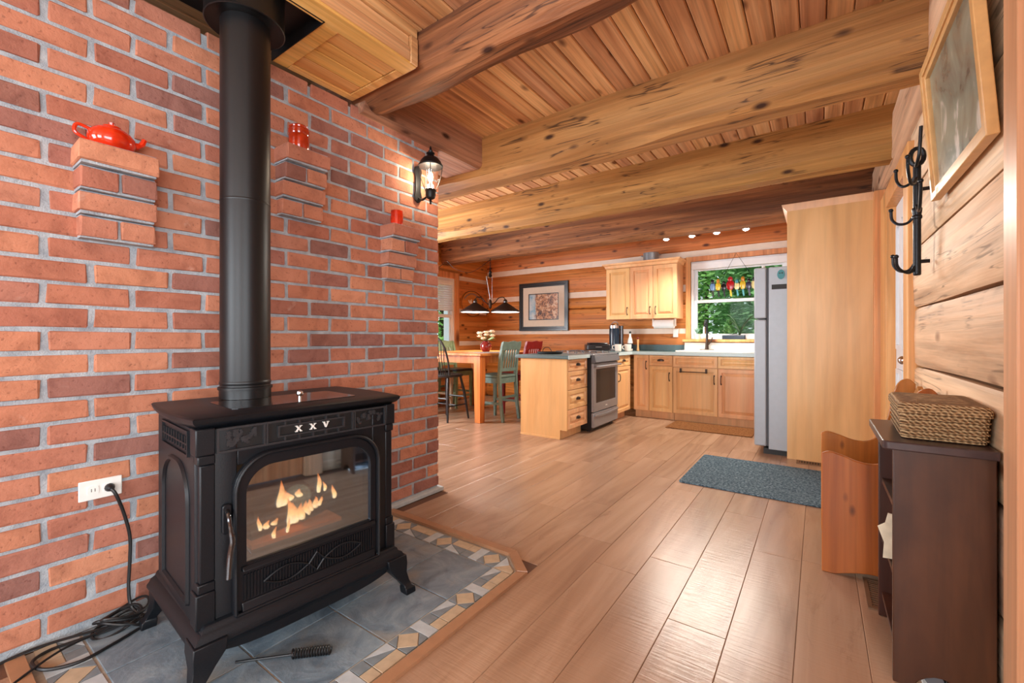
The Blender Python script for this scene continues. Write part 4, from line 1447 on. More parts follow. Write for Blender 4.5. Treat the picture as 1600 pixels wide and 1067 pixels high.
def cabinet(label, loc, rz, W, fronts, D=.59, H=.87, toe=True, end_panel=False, body_h=None):
    t = thing('base_cabinet', label, 'cabinet', loc, rz, 'maple base cabinets')
    z0 = .10 if toe else 0
    G().box(-W / 2 + .001, W / 2 - .001, .022, D, z0, body_h or H).obj('body', 'maple_cabinet', t)
    G().box(-W / 2 + .001, W / 2 - .001, .085, .10, .0, z0 + .005).obj('toe_kick', 'maple_cabinet', t)
    for kind, x0, x1, a, b, hx in fronts:
        f_ = raised_front('drawer' if kind in ('drawer', 'false') else 'door', x0 + .002, x1 - .002, a + .002, b - .002, t)
        if kind == 'drawer':
            cup_pull((x0 + x1) / 2, (a + b) / 2, f_)
        elif kind == 'door':
            bar_handle(hx, b - .19, b - .09, f_)
    if end_panel:
        g = G()
        g.prism([(.004, H), (.004, .10), (.085, .10), (.085, 0), (D, 0), (D, H)], -W / 2 - .02, -W / 2, axis=0)
        g.obj('end_panel', 'maple', t)
        G().box(-W / 2 - .028, -W / 2 - .02, .085, D, 0, .018).obj('shoe_moulding', 'maple', t)
    return t


w = .49 / 2
cabinet('maple drawer unit with four cup-pull drawers at the end of the peninsula', (-2.205, 4.417, 0), R(90), .48,
        [('drawer', -.24, .24, .735, .868, 0), ('drawer', -.24, .24, .53, .733, 0), ('drawer', -.24, .24, .32, .528, 0), ('drawer', -.24, .24, .105, .318, 0)], D=.60, end_panel=True)
cabinet('narrow maple base cabinet between the range and the corner', (-2.15, 5.672, 0), R(90), .50,
        [('drawer', -.25, .25, .72, .868, 0), ('door', -.25, .25, .105, .718, -.19)], D=.60)
cabinet('tall-door maple base cabinet in the kitchen corner', (-2.006, 5.95, 0), 0, .214, [('door', -.107, .107, .105, .868, .07)])
cabinet('maple base cabinet with one drawer above one door', (-1.741, 5.95, 0), 0, .314, [('drawer', -.157, .157, .725, .868, 0), ('door', -.157, .157, .105, .722, .115)])
sb = cabinet('wide maple sink base cabinet with two large doors', (-1.035, 5.95, 0), 0, 1.095,
             [('false', -.547, 0, .715, .868, 0), ('false', 0, .547, .715, .868, 0), ('door', -.547, 0, .105, .71, -.04), ('door', 0, .547, .105, .71, .04)], body_h=.755)
tb = thing('towel_bar', 'dark towel bar hooked over the left sink cabinet door', 'towel bar', (-1.32, 5.95, .66))
G().tube([(-.17, -.035, 0), (.17, -.035, 0)], .006, 8).obj('rail', 'bronze', tb)
for s in (-1, 1):
    G().box(s * .155 - .01, s * .155 + .01, -.042, -.001, -.012, .045).obj('bracket', 'bronze', tb, bevel=.003)

# worktops
wt = thing('worktop', 'green laminate worktop on the peninsula drawer unit', 'worktop', (-2.5, 4.4, .87), 0, 'green worktops')
G().box(-2.86, -2.175, 4.125, 4.657, .872, .91).obj('slab', 'green_counter', wt, True, bevel=.006)
G().box(-2.176, -2.168, 4.126, 4.656, .871, .9115).obj('edge_band', 'counter_edge', wt, True)
wt = thing('worktop', 'green laminate worktop wrapping the corner and holding the sink', 'worktop', (-2.0, 6.2, .87), 0, 'green worktops')
g = G()
g.box(-2.82, -2.125, 5.418, 5.925, .872, .91).box(-2.82, -1.50, 5.925, YB - .008, .872, .91).box(-1.50, -.53, 5.925, 6.03, .872, .91).box(-1.50, -.53, 6.46, YB - .008, .872, .91).box(-.53, -.42, 5.925, YB - .008, .872, .91)
g.obj('slab', 'green_counter', wt, True)
G().box(-2.125, -2.118, 5.418, 5.925, .871, .9115).box(-2.125, -.42, 5.917, 5.925, .871, .9115).obj('edge_band', 'counter_edge', wt, True)
G().box(-2.80, -1.565, YB - .032, YB - .008, .911, 1.0).obj('backsplash', 'green_counter', wt, True, bevel=.003)

# sink and tap
sk_ = thing('kitchen_sink', 'white enamel sink with raised back under the window', 'sink', (-1.02, 6.25, .911))
g = G()
g.ring(rrect(-1.56, -.47, 5.96, 6.50, .03), rrect(-1.30, -.62, 6.05, 6.40, .05), .911, .936, axis=2)
g.box(-1.56, -.47, 6.475, 6.512, .93, 1.035)
g.obj('drainboard', 'enamel_white', sk_, True, bevel=.006)
g = G()
a_ = rrect(-1.30, -.62, 6.05, 6.40, .05)
b_ = rrect(-1.27, -.65, 6.08, 6.37, .05)
g.loft([[(x, y, .934) for x, y in a_], [(x, y, .78) for x, y in b_], [(x, y, .77) for x, y in b_]], True)
g.f = [q for q in g.f if len(q) <= 4 or q[0] > 20]
g.obj('basin', 'enamel_white', sk_, True)
fc = thing('kitchen_tap', 'dark pull-down kitchen tap with chrome spout on the white sink', 'tap', (-1.254, 6.43, .937))
G().box(-.09, .09, -.028, .028, 0, .008).obj('deck_plate', 'bronze', fc, bevel=.003)
G().lathe([(.026, .008), (.022, .05), (.018, .10), (.017, .14)], n=16).obj('column', 'bronze', fc)
G().tube(smooth_path([(0, 0, .13), (0, .0, .26), (0, -.02, .36), (0, -.07, .40), (0, -.13, .37), (0, -.15, .30)], 6), .014, 10).obj('spout', 'black_metal', fc)
G().tube([(0, -.15, .31), (0, -.152, .22)], [.016, .018], 10).obj('spray_head', 'chrome', fc)
G().tube(smooth_path([(.015, 0, .07), (.05, -.01, .11), (.075, -.02, .17)], 5), .009, 8).obj('lever', 'bronze', fc)

# range
rg = thing('cooking_range', 'stainless and black slide-in range between drawer unit and corner cabinet', 'range', (-2.13, 5.037, 0), R(90))
RW = .745 / 2
G().box(-RW, RW, .03, .62, .03, .895).obj('body', 'black_metal', rg, bevel=.003)
G().box(-RW + .03, RW - .03, .06, .10, 0, .05).obj('plinth', 'black_metal', rg)
G().box(-RW, RW, .005, .63, .895, .912).obj('cooktop', 'steel', rg, bevel=.004)
od = G().ring([(-RW + .003, .235), (RW - .003, .235), (RW - .003, .80), (-RW + .003, .80)], [(-.30, .335), (.30, .335), (.30, .735), (-.30, .735)], 0.0, .03).obj('oven_door', 'steel', rg, bevel=.003)
G().box(-.302, .302, .006, .02, .333, .737).obj('oven_glass', 'oven_glass', od)
for z in (.46, .57):
    G().tube([(-.28, .045, z), (.28, .045, z)], .003, 6).obj('oven_rack', 'steel', od)
g = G()
g.tube(smooth_path([(-.35, -.005, .765), (-.34, -.05, .768), (0, -.066, .770), (.34, -.05, .768), (.35, -.005, .765)], 6), .013, 10)
g.obj('door_handle', 'steel', od)
G().prism([(.0, .805), (-.03, .815), (-.012, .893), (.03, .893), (.03, .805)], -RW + .003, RW - .003, axis=0).obj('control_panel', 'steel_dark', rg, bevel=.003)
dw = G().box(-RW + .003, RW - .003, .0, .03, .055, .225).obj('storage_drawer', 'steel', rg, bevel=.004)
g = G()
g.prism([(-.35, .185), (-.2, .172), (0, .168), (.2, .172), (.35, .185), (.35, .205), (0, .188), (-.35, .205)], -.016, .002, axis=1)
g.obj('drawer_grip', 'steel', dw, bevel=.002)
G().box(-.025, .025, -.001, .002, .278, .288).obj('badge', 'white_plastic', od)
for x in (-.2, .18):
    for y in (.17, .46):
        g = G()
        for a in range(4):
            th = R(45 + 90 * a)
            g.tube([(x + .03 * math.cos(th), y + .03 * math.sin(th), .937), (x + .12 * math.cos(th), y + .12 * math.sin(th), .937), (x + .125 * math.cos(th), y + .125 * math.sin(th), .912)], .006, 6)
        g.tube([(x + .05 * math.cos(R(q * 30)), y + .05 * math.sin(R(q * 30)), .937) for q in range(12)], .005, 6, closed=True)
        g.obj('pan_support', 'steel_dark', rg)

# things on the range and worktop
bx_ = thing('sandwich_press', 'low black kitchen appliance with pale badge on the range', 'appliance', (-2.37, 5.30, .944), R(35))
G().prism(rrect(-.15, .15, -.11, .11, .02), 0, .075).obj('body', 'toaster_black', bx_, bevel=.012)
G().box(-.12, .12, -.10, .10, .075, .095).obj('lid', 'toaster_black', bx_, bevel=.01)
G().box(-.04, .04, -.1115, -.109, .035, .045).obj('badge', 'steel', bx_)
cf = thing('coffee_maker', 'dark blue and chrome capsule coffee maker in the kitchen corner', 'coffee maker', (-2.50, 6.22, .911), R(35))
G().prism(rrect(-.085, .085, -.14, .12, .03), 0, .03).obj('base', 'steel_dark', cf)
G().lathe([(.075, .03), (.075, .32), (.07, .335)], 0, .02, 0, 24).obj('body', 'coffee_blue', cf)
G().lathe([(.078, .335), (.078, .375), (.06, .395), (.02, .40)], 0, .02, 0, 24).obj('head', 'chrome', cf)
G().tube(smooth_path([(-.05, .02, .38), (-.02, -.03, .425), (.03, -.03, .42), (.06, .02, .38)], 5), .006, 8).obj('lever', 'steel', cf)
G().prism(rrect(.08, .13, -.03, .07, .02), .03, .37).obj('water_tank', 'stove_plate', cf)
for i, (x, y, lb) in enumerate(((-2.33, 5.93, 'white cup with handle on the left beside the coffee maker'), (-2.22, 6.02, 'white cup on the right beside the coffee maker'))):
    m = thing('mug', lb, 'mug', (x, y, .911), R(200 + 20 * i), 'white cups by the coffee maker')
    G().lathe([(.035, 0), (.042, .004), (.047, .05), (.048, .10), (.044, .10), (.042, .05), (.037, .01), (.003, .008)], n=20).obj('body', 'cup_white', m)
    G().tube(smooth_path([(.045, 0, .08), (.075, 0, .075), (.078, 0, .04), (.045, 0, .025)], 4), .006, 7).obj('handle', 'cup_white', m)
bt = thing('bottle', 'tall clear bottle with white label behind the cups', 'bottle', (-2.29, 6.30, .911))
G().lathe([(.036, 0), (.038, .01), (.038, .13), (.030, .17), (.015, .21), (.014, .26)], n=18).obj('glass_body', 'cup_white', bt)
G().lathe([(.0155, .255), (.0155, .285), (.004, .288)], n=14).obj('cap', 'dark_slot', bt)
G().lathe([(.0388, .03), (.0388, .11)], n=18, cap=False).obj('paper_label', 'coffee_blue', bt)
sl = thing('pepper_mill', 'slim pale pepper mill beside the bottle in the corner', 'mill', (-2.185, 6.34, .911))
G().lathe([(.018, 0), (.02, .01), (.013, .06), (.014, .12), (.018, .15), (.012, .17)], n=14).obj('body', 'frame_oak', sl)
G().ball(0, 0, .185, .016).obj('knob', 'maroon_glaze', sl)
pn = thing('griddle_pan', 'flat dark pan with wire loop handle on the peninsula worktop', 'pan', (-2.62, 4.50, .911), R(20))
G().lathe([(.13, 0), (.15, .006), (.155, .024), (.15, .026), (.145, .010), (.004, .008)], n=28, sx=1.0, sy=.75).obj('dish', 'cast_iron_dark', pn)
G().tube(smooth_path([(-.10, .05, .02), (-.08, .07, .065), (-.03, .08, .075), (.01, .08, .03)], 5), .004, 7).obj('wire_handle', 'cast_iron', pn)

# upper cabinet
uc = thing('wall_cabinet', 'maple wall cabinet with three raised-panel doors beside the window', 'cabinet', (-2.115, 6.22, 1.375))
G().box(-.52, .52, .02, .325, 0, .76).obj('body', 'maple_cabinet', uc)
for x0, x1, hx in ((-.52, -.151, -.19), (-.151, .186, .145), (.186, .52, .225)):
    d = raised_front('door', x0 + .002, x1 - .002, .002, .758, uc, fr=.06)
    bar_handle(hx, .07, .17, d)
g = G()
cw = lambda e, z: [(-.52 - e, -.0 - e, z), (.52 + e, 0 - e, z), (.52 + e, .325, z), (-.52 - e, .325, z)]
g.loft([cw(.002, .762), cw(.012, .772), cw(.02, .80), cw(.045, .815), cw(.05, .835)])
g.obj('crown_moulding', 'maple_cabinet', uc, smooth=20)
pt = thing('stock_pot', 'small stainless pot standing on top of the wall cabinet', 'pot', (-2.0, 6.36, 2.212))
G().lathe([(.10, 0), (.108, .008), (.108, .12), (.112, .124), (.105, .124), (.10, .01), (.004, .008)], n=26).obj('body', 'steel', pt)
for s in (-1, 1):
    G().tube(smooth_path([(s * .107, -.03, .09), (s * .14, -.02, .095), (s * .14, .02, .095), (s * .107, .03, .09)], 4), .005, 7).obj('handle', 'steel', pt)
pr = thing('paper_towel_holder', 'white paper towel roll hanging under the wall cabinet', 'paper towel', (-1.81, 6.36, 1.30))
g = G()
g.M = Matrix.Rotation(R(90), 4, 'Y')
g.lathe([(.018, -.14), (.062, -.14), (.062, .14), (.018, .14)], n=28)
g.obj('paper_roll', 'paper_white', pr)
G().tube([(-.155, 0, 0), (.155, 0, 0)], .006, 8).obj('rod', 'white_plastic', pr)
for s in (-1, 1):
    G().box(s * .155 - .006, s * .155 + .006, -.03, .03, -.03, .073).obj('bracket', 'white_plastic', pr)
op = thing('wall_outlet', 'white outlet plate on the log wall above the worktop', 'outlet', (-1.698, YB - .006, 1.17))
G().box(-.036, .036, -.006, 0, -.058, .058).obj('plate', 'white_plastic', op, bevel=.003)
for z in (-.022, .022):
    G().prism(rrect(-.014, .014, z - .014, z + .014, .006), -.009, -.005, axis=1).obj('socket', 'white_plastic', op)

# track light
tk = thing('track_light', 'four lit spot heads in a row behind the dark beam', 'light', (-1.17, 5.87, 2.45))
G().box(-.62, .62, -.02, .02, .03, .055).obj('rail', 'steel', tk, bevel=.004)
G().tube([(0, 0, .05), (0, 0, .238)], .012, 10).obj('stem', 'steel', tk)
for i, x in enumerate((-.47, -.15, .14, .46)):
    hd = G().lathe([(.012, .03), (.03, .02), (.045, -.03), (.05, -.055), (.044, -.055), (.028, .01)], x, -.02, 0, 18).obj('spot_head', 'chrome', tk)
    G().ball(x, -.02, -.05, .032, .032, .022).obj('bulb', 'bulb_white', hd)
    G().tube([(x, 0, .03), (x, -.01, .0)], .006, 6).obj('swivel', 'steel', hd)
    lamp('spot_light', 'SPOT', (tk.location.x + x, tk.location.y - .04, 2.35), 52, (1, .93, .82), (R(-22), 0, 0), radius=.04, spot=R(150))

# window sill: plants, tap side ornament, bird suncatcher
def blades(g, n, h, spread, r, w=.006, droop=.5):
    for i in range(n):
        a = r.uniform(0, 2 * PI)
        L = h * r.uniform(.65, 1.1)
        sp_ = spread * r.uniform(.5, 1.0)
        pts = []
        for k in range(7):
            t = k / 6
            rad = sp_ * t ** 1.4
            pts.append((math.cos(a) * rad, math.sin(a) * rad * .35, L * (t - droop * .5 * t ** 3)))
        s = Vector((-math.sin(a), math.cos(a), 0))
        loops = []
        for k, p in enumerate(pts):
            ww = w * (1 - (k / 6) ** 2 * .9)
            P = Vector(p)
            loops.append([tuple(P + s * ww), tuple(P + Vector((0, 0, ww * .3))), tuple(P - s * ww), tuple(P - Vector((0, 0, ww * .3)))])
        g.loft(loops)


pl = thing('planter', 'long navy planter tray with leafy plants on the window sill', 'plant', (-.93, YB - .055, 1.0815))
G().prism(rrect(-.14, .14, -.04, .04, .012), 0, .055).obj('tray', 'planter_navy', pl, bevel=.006)
G().box(-.135, .135, -.037, .037, .05, .0575).obj('soil', 'bark', pl)
r_ = random.Random(2)
g = G()
g.M = Matrix.Translation((.07, 0, .055))
blades(g, 15, .42, .34, r_, .012, .7)
g.obj('long_leaves', 'blade_green', pl)
g = G()
g.M = Matrix.Translation((-.06, 0, .055))
for i in range(60):
    z = r_.uniform(0, .19)
    a = r_.uniform(0, 2 * PI)
    rad = .08 * (1 - z / .24)
    x, y = math.cos(a), math.sin(a)
    rad *= 1.25
    p = Vector((x * rad * .4, y * rad * .25, z))
    q = Vector((x * rad * 1.1, y * rad * .4, z + .03))
    s = Vector((-y, x, 0)) * .020
    m = (p + q) / 2 + Vector((0, 0, .01))
    g.add([tuple(p), tuple(m + s), tuple(q), tuple(m - s), tuple(m + Vector((0, 0, .004)))], [(0, 1, 4), (1, 2, 4), (2, 3, 4), (3, 0, 4), (0, 3, 2, 1)])
g.obj('bushy_leaves', 'leaf_green', pl)
p2 = thing('succulent_pot', 'small succulent in a pale pot at the left end of the sill', 'plant', (-1.39, YB - .055, 1.0815))
G().lathe([(.035, 0), (.045, .05), (.048, .075), (.042, .075), (.003, .065)], n=18).obj('pot', 'cup_white', p2)
g = G()
g.M = Matrix.Translation((0, 0, .06))
blades(g, 18, .12, .08, r_, .011, .2)
g.obj('leaves', 'succulent', p2)
p3 = thing('pebble_ornament', 'round pinkish ornament on the sill behind the tap', 'ornament', (-1.285, YB - .06, 1.0815))
G().ball(0, 0, .035, .045, .03, .035).obj('body', 'cup_white', p3)
G().ball(.03, -.01, .065, .02, .018, .018).obj('head', 'cup_white', p3)

sc_ = thing('bird_suncatcher', 'stained glass row of perched birds hanging in the window', 'suncatcher', (-.86, YB - .075, 1.70))
G().tube([(-.37, 0, .035), (.37, 0, .045)], .004, 6).obj('perch_wire', 'iron_hook', sc_)
G().tube([(-.22, 0, .18), (-.04, .0, .535), (.17, 0, .18)], .0035, 6).obj('chain', 'iron_hook', sc_)
birds = [(-.33, 'glass_blue', 'glass_black', 'glass_black', .028, .15), (-.26, 'glass_yellow', 'glass_amber', 'glass_black', .030, .15), (-.19, 'glass_black', 'glass_black', 'glass_black', .026, .12),
         (-.11, 'glass_red', 'glass_red', 'glass_yellow', .042, .17), (-.03, 'glass_cream', 'glass_teal', 'glass_teal', .028, .13), (.04, 'glass_yellow', 'glass_amber', 'glass_teal', .030, .16),
         (.11, 'glass_violet', 'glass_black', 'glass_violet', .028, .13), (.18, 'glass_cream', 'glass_black', 'glass_cream', .038, .15), (.26, 'glass_tan', 'glass_black', 'glass_yellow', .032, .16), (.33, 'glass_gold', 'glass_tan', 'glass_blue', .034, .16)]
for x, body, head, tail, rw, hh in birds:
    rw, hh = rw * 1.22, hh * 1.08
    b = G().ball(x, 0, .04 + hh * .38, rw, .006, hh * .38, 14, 8).obj('bird', 'suncatcher_' + body, sc_)
    G().ball(x, -.003, .04 + hh * .82, rw * .62, .006, hh * .20, 10, 6).obj('head', 'suncatcher_' + head, b)
    G().prism([(x - .012, .05), (x + .012, .05), (x + .022, -.035), (x + .004, -.045)], -.004, .004, axis=1).obj('tail', 'suncatcher_' + tail, b)
    g = G()
    g.tube([(x + (rw + .001) * math.cos(2 * PI * k / 16), -.002, .04 + hh * .38 + (hh * .38 + .001) * math.sin(2 * PI * k / 16)) for k in range(16)], .0022, 5, closed=True)
    g.obj('lead_outline', 'iron_hook', b)

# fridge, tall panel and cabinet over it
fg = thing('refrigerator', 'grey two-door refrigerator seen from its side beside the maple panel', 'refrigerator', (-.1, 5.1, 0))
G().box(-.385, .30, 4.745, 5.48, .05, 1.765).obj('body', 'fridge_grey', fg, True, bevel=.008)
G().box(-.40, -.386, 4.75, 5.475, .08, 1.76).obj('seal', 'fridge_seal', fg, True)
G().box(-.505, -.402, 4.745, 5.48, 1.285, 1.768).obj('freezer_door', 'fridge_grey', fg, True, bevel=.012)
G().box(-.505, -.402, 4.745, 5.48, .075, 1.275).obj('fridge_door', 'fridge_grey', fg, True, bevel=.012)
G().box(-.43, .28, 4.78, 5.45, 0, .055).obj('plinth', 'dark_slot', fg, True)
G().tube([(-.43, 4.775, 1.768), (-.43, 4.775, 1.785)], .014, 10).obj('hinge_cap', 'white_plastic', fg, True)
G().box(-.36, -.24, 4.742, 4.746, 1.555, 1.60).obj('vent_label', 'dark_slot', fg, True)
mg = thing('fridge_magnet', 'small round face-like magnet high on the refrigerator side', 'magnet', (-.285, 4.74, 1.69))
G().prism([(.03 * math.cos(2 * PI * k / 16), .045 * math.sin(2 * PI * k / 16)) for k in range(16)], -.008, .003, axis=1).obj('disc', 'suncatcher_glass_teal', mg)
G().ball(-.01, -.008, .012, .006, .003, .006, 8, 5).ball(.01, -.008, .012, .006, .003, .006, 8, 5).obj('dots', 'glass_black' if 'glass_black' in MATS else 'dark_slot', mg)
tp_ = thing('tall_cabinet_surround', 'tall maple end panel and cabinet enclosing the refrigerator', 'cabinet', (.1, 5.1, 0))
G().box(-.235, XR - .062, 4.70, 4.722, 0, 2.255).obj('side_panel', 'maple', tp_, True)
G().box(-.235, XR - .062, 5.50, 5.522, 0, 2.255).obj('side_panel', 'maple', tp_, True)
G().box(-.21, XR - .062, 4.723, 5.499, 1.83, 2.25).obj('over_cabinet', 'maple', tp_, True)
for y0, y1 in ((4.725, 5.11), (5.112, 5.497)):
    G().box(-.232, -.212, y0, y1, 1.832, 2.248).obj('door', 'maple_cabinet', tp_, True, bevel=.003)
g = G()
e = lambda q, z: [(-.235 - q, 4.70 - q * .25, z), (XR - .062, 4.70 - q * .25, z), (XR - .062, 5.522 + q, z), (-.235 - q, 5.522 + q, z)]
g.loft([e(.002, 2.255), e(.012, 2.27), e(.035, 2.30), e(.042, 2.318)])
g.obj('crown_moulding', 'maple', tp_, True, smooth=20)

# mats and floor vents
for nm, lb, x0, x1, y0, y1, mt in (('floor_mat', 'blue grey ribbed doormat on the laminate floor', -.875, .04, 3.445, 4.375, 'mat_blue'), ('floor_mat', 'brown coir mat in front of the sink cabinet', -1.54, -.60, 5.44, 5.94, 'mat_brown')):
    m = G().prism(rrect(x0, x1, y0, y1, .025), .001, .011).obj(nm, mt, bevel=.003)
    tag(m, lb, 'mat')
for lb, x, y, rz in (('brown slotted floor vent by the tall maple panel', -.02, 4.62, 0), ('brown slotted floor vent below the pine bench', .22, 2.42, R(90))):
    v = thing('floor_vent', lb, 'vent', (x, y, .001), rz)
    G().ring([(-.14, -.055), (.14, -.055), (.14, .055), (-.14, .055)], [(-.12, -.04), (.12, -.04), (.12, .04), (-.12, .04)], 0, .005, axis=2).obj('frame', 'vent_brown', v)
    G().box(-.12, .12, -.04, .04, 0, .001).obj('duct', 'dark_slot', v)
    for k in range(12):
        G().box(-.115 + k * .02, -.106 + k * .02, -.04, .04, .001, .004).obj('slat', 'vent_brown', v)

# ------------------------------------------------------------------ dining corner
tbl = thing('dining_table', 'counter-height pine dining table with square legs', 'table', (-4.12, 4.95, 0))
TX0, TX1, TY0, TY1 = -4.72, -3.50, 4.28, 5.62
G().box(TX0, TX1, TY0, TY1, .868, .90).obj('tabletop', 'table_pine', tbl, True, bevel=.006)
g = G()
g.box(TX0 + .08, TX1 - .08, TY0 + .06, TY0 + .08, .77, .868).box(TX0 + .08, TX1 - .08, TY1 - .08, TY1 - .06, .77, .868).box(TX0 + .06, TX0 + .08, TY0 + .06, TY1 - .06, .77, .868).box(TX1 - .08, TX1 - .06, TY0 + .06, TY1 - .06, .77, .868)
g.obj('apron', 'table_pine', tbl, True)
for x in (TX0 + .10, TX1 - .10):
    for y in (TY0 + .10, TY1 - .10):
        g = G()
        g.loft([[(x + sx * w_, y + sy * w_, z) for sx, sy in ((-1, -1), (1, -1), (1, 1), (-1, 1))] for w_, z in ((.045, 0), (.055, .6), (.055, .868))])
        g.obj('leg', 'table_pine', tbl, True, bevel=.004)


def slat_chair(label, loc, rz, mat, seatmat=None):
    t = thing('dining_chair', label, 'chair', loc, rz, 'slat-back counter chairs')
    sm = seatmat or mat
    G().prism(rrect(-.20, .20, -.20, .19, .04), .575, .61).obj('seat', sm, t, bevel=.01)
    for s in (-1, 1):
        loops = []
        for z, y, w_ in ((0, .235, .018), (.25, .195, .02), (.60, .175, .021), (.85, .195, .02), (1.02, .235, .018), (1.05, .243, .015)):
            loops.append([(s * .185 + a * w_, y + b * w_, z) for a, b in ((-1, -1), (1, -1), (1, 1), (-1, 1))])
        G().loft(loops).obj('leg', mat, t, bevel=.003)
        loops = [[(s * .175 + a * w_, -.17 + b * w_, z) for a, b in ((-1, -1), (1, -1), (1, 1), (-1, 1))] for z, w_ in ((0, .016), (.3, .02), (.575, .022))]
        G().loft(loops).obj('leg', mat, t, bevel=.003)
        G().box(s * .18 - .009, s * .18 + .009, -.16, .18, .50, .57).obj('side_apron', mat, t)
        G().box(s * .18 - .010, s * .18 + .010, -.16, .19, .22, .25).obj('stretcher', mat, t)
    G().box(-.17, .17, -.178, -.16, .50, .57).obj('front_apron', mat, t)
    G().box(-.17, .17, .168, .186, .50, .57).obj('rear_apron', mat, t)
    G().box(-.17, .17, -.18, -.155, .17, .20).obj('foot_rail', mat, t)
    G().box(-.17, .17, .185, .205, .30, .33).obj('rear_stretcher', mat, t)
    g = G()   # crest rail
    top = [(-.215, .99), (-.20, 1.055), (-.10, 1.048), (0, 1.062), (.10, 1.048), (.20, 1.055), (.215, .99), (.20, .93), (.10, .942), (0, .945), (-.10, .942), (-.20, .93)]
    g.loft([[(x, .205 + .012 + (z - .93) * .2 + .02 * (1 - (x / .2) ** 2), z) for x, z in top], [(x, .205 + .036 + (z - .93) * .2 + .02 * (1 - (x / .2) ** 2), z) for x, z in top]])
    g.obj('crest_rail', mat, t, bevel=.004)
    G().box(-.17, .17, .172, .196, .655, .70).obj('lower_rail', mat, t, bevel=.003)
    for k in range(6):
        x = -.14 + k * .056
        g = G()
        g.loft([[(x + a * .014, y + b * .006, z) for a, b in ((-1, -1), (1, -1), (1, 1), (-1, 1))] for z, y in ((.69, .184), (.82, .205), (.95, .235))])
        g.obj('slat', mat, t)
    return t


slat_chair('teal green slat-back chair next to the peninsula panel', (-3.59, 4.745, 0), R(-90), 'chair_green')
slat_chair('dark red slat-back chair half hidden behind the peninsula', (-3.56, 5.26, 0), R(-90), 'chair_red')
slat_chair('sage green slat-back chair across the table below the oval plaque', (-4.80, 5.235, 0), R(90), 'chair_sage', 'chair_black')
slat_chair('cream slat-back chair across the table in front of the window', (-4.80, 4.77, 0), R(90), 'chair_cream', 'chair_black')

wc = thing('windsor_chair', 'black bow-back windsor chair in front of the table', 'chair', (-4.13, 4.33, 0), R(180))
G().lathe([(.17, .575), (.215, .582), (.225, .60), (.21, .612), (.16, .604), (.01, .60)], n=28, sy=.95).obj('seat', 'chair_black', wc)
bw = [(.195 * math.cos(PI * k / 20), .16 + .07 * math.sin(PI * k / 20), .61 + .50 * math.sin(PI * k / 20) ** .75) for k in range(21)]
G().tube(bw, .013, 9).obj('bow', 'chair_black', wc)
for k in range(7):
    x = -.14 + k * .0467
    zt_ = .61 + .50 * (max(0.0, 1 - (x / .195) ** 2)) ** .375
    G().tube([(x * .9, .155, .605), (x, .185 + .02, (.61 + zt_) / 2), (x, .16 + .07 * math.sqrt(max(0, 1 - (x / .195) ** 2)), zt_)], .006, 6).obj('spindle', 'chair_black', wc)
for sx in (-1, 1):
    for sy in (-1, 1):
        G().tube([(sx * .13, sy * .12, .59), (sx * .165, sy * .165, .36), (sx * .205, sy * .205, 0)], [.016, .021, .013], 9).obj('leg', 'chair_black', wc)
    G().tube([(sx * .18, -.18, .20), (sx * .18, .18, .20)], .009, 8).obj('stretcher', 'chair_black', wc)
G().tube([(-.18, 0, .20), (.18, 0, .20)], .009, 8).obj('stretcher', 'chair_black', wc)
G().tube([(-.175, .168, .30), (.175, .168, .30)], .009, 8).obj('stretcher', 'chair_black', wc)
G().tube([(-.175, -.168, .30), (.175, -.168, .30)], .009, 8).obj('stretcher', 'chair_black', wc)

vs = thing('flower_vase', 'round maroon glazed vase on the dining table', 'vase', (-3.99, 5.0, .9005))
G().lathe([(.045, 0), (.07, .02), (.085, .06), (.083, .10), (.06, .135), (.042, .148), (.05, .158), (.045, .158), (.036, .148)], n=26).obj('body', 'maroon_glaze', vs)
bq = thing('flower_bouquet', 'bunch of cream white flowers in the maroon vase', 'flowers', (-3.99, 5.0, 1.05))
rq = random.Random(8)
spots = [(-.10, -.02, .06), (-.03, .03, .12), (.05, -.05, .08), (.12, .0, .07), (.07, .06, .13), (-.06, -.07, .10), (.0, -.06, .03), (-.14, .02, .11), (.13, -.03, .13)]
for i, (x, y, z) in enumerate(spots):
    G().tube([(0, 0, 0), (x * .5, y * .5, z * .6), (x, y, z)], .003, 5).obj('stem', 'leaf_green', bq)
    g = G()
    for ring_, (n_, tilt, L) in enumerate(((7, .35, .055), (6, .8, .045), (4, 1.2, .032))):
        for k in range(n_):
            a = 2 * PI * k / n_ + ring_ * .4
            d = Vector((math.cos(a) * math.cos(tilt), math.sin(a) * math.cos(tilt), math.sin(tilt)))
            s = Vector((-math.sin(a), math.cos(a), 0))
            P0 = Vector((x, y, z))
            m = P0 + d * L * .6
            e_ = P0 + d * L + Vector((0, 0, .006))
            g.add([tuple(P0), tuple(m + s * L * .38), tuple(e_), tuple(m - s * L * .38), tuple(m - Vector((0, 0, .006)))], [(0, 1, 4), (1, 2, 4), (2, 3, 4), (3, 0, 4), (0, 3, 2, 1)])
    f_ = g.obj('blossom', 'petal', bq, smooth=0)
    G().ball(x, y, z + .018, .012).obj('heart', 'petal_heart', f_)
for i in range(8):
    a = rq.uniform(0, 2 * PI)
    d = Vector((math.cos(a), math.sin(a), rq.uniform(-.1, .5)))
    P0 = Vector((d.x * .04, d.y * .04, .02))
    s = Vector((-d.y, d.x, 0)) * .022
    m = P0 + d * .055
    e_ = P0 + d * .11
    g = G()
    g.add([tuple(P0), tuple(m + s), tuple(e_), tuple(m - s), tuple(m - Vector((0, 0, .01)))], [(0, 1, 4), (1, 2, 4), (2, 3, 4), (3, 0, 4), (0, 3, 2, 1)])
    g.obj('leaf', 'leaf_green', bq, smooth=0)
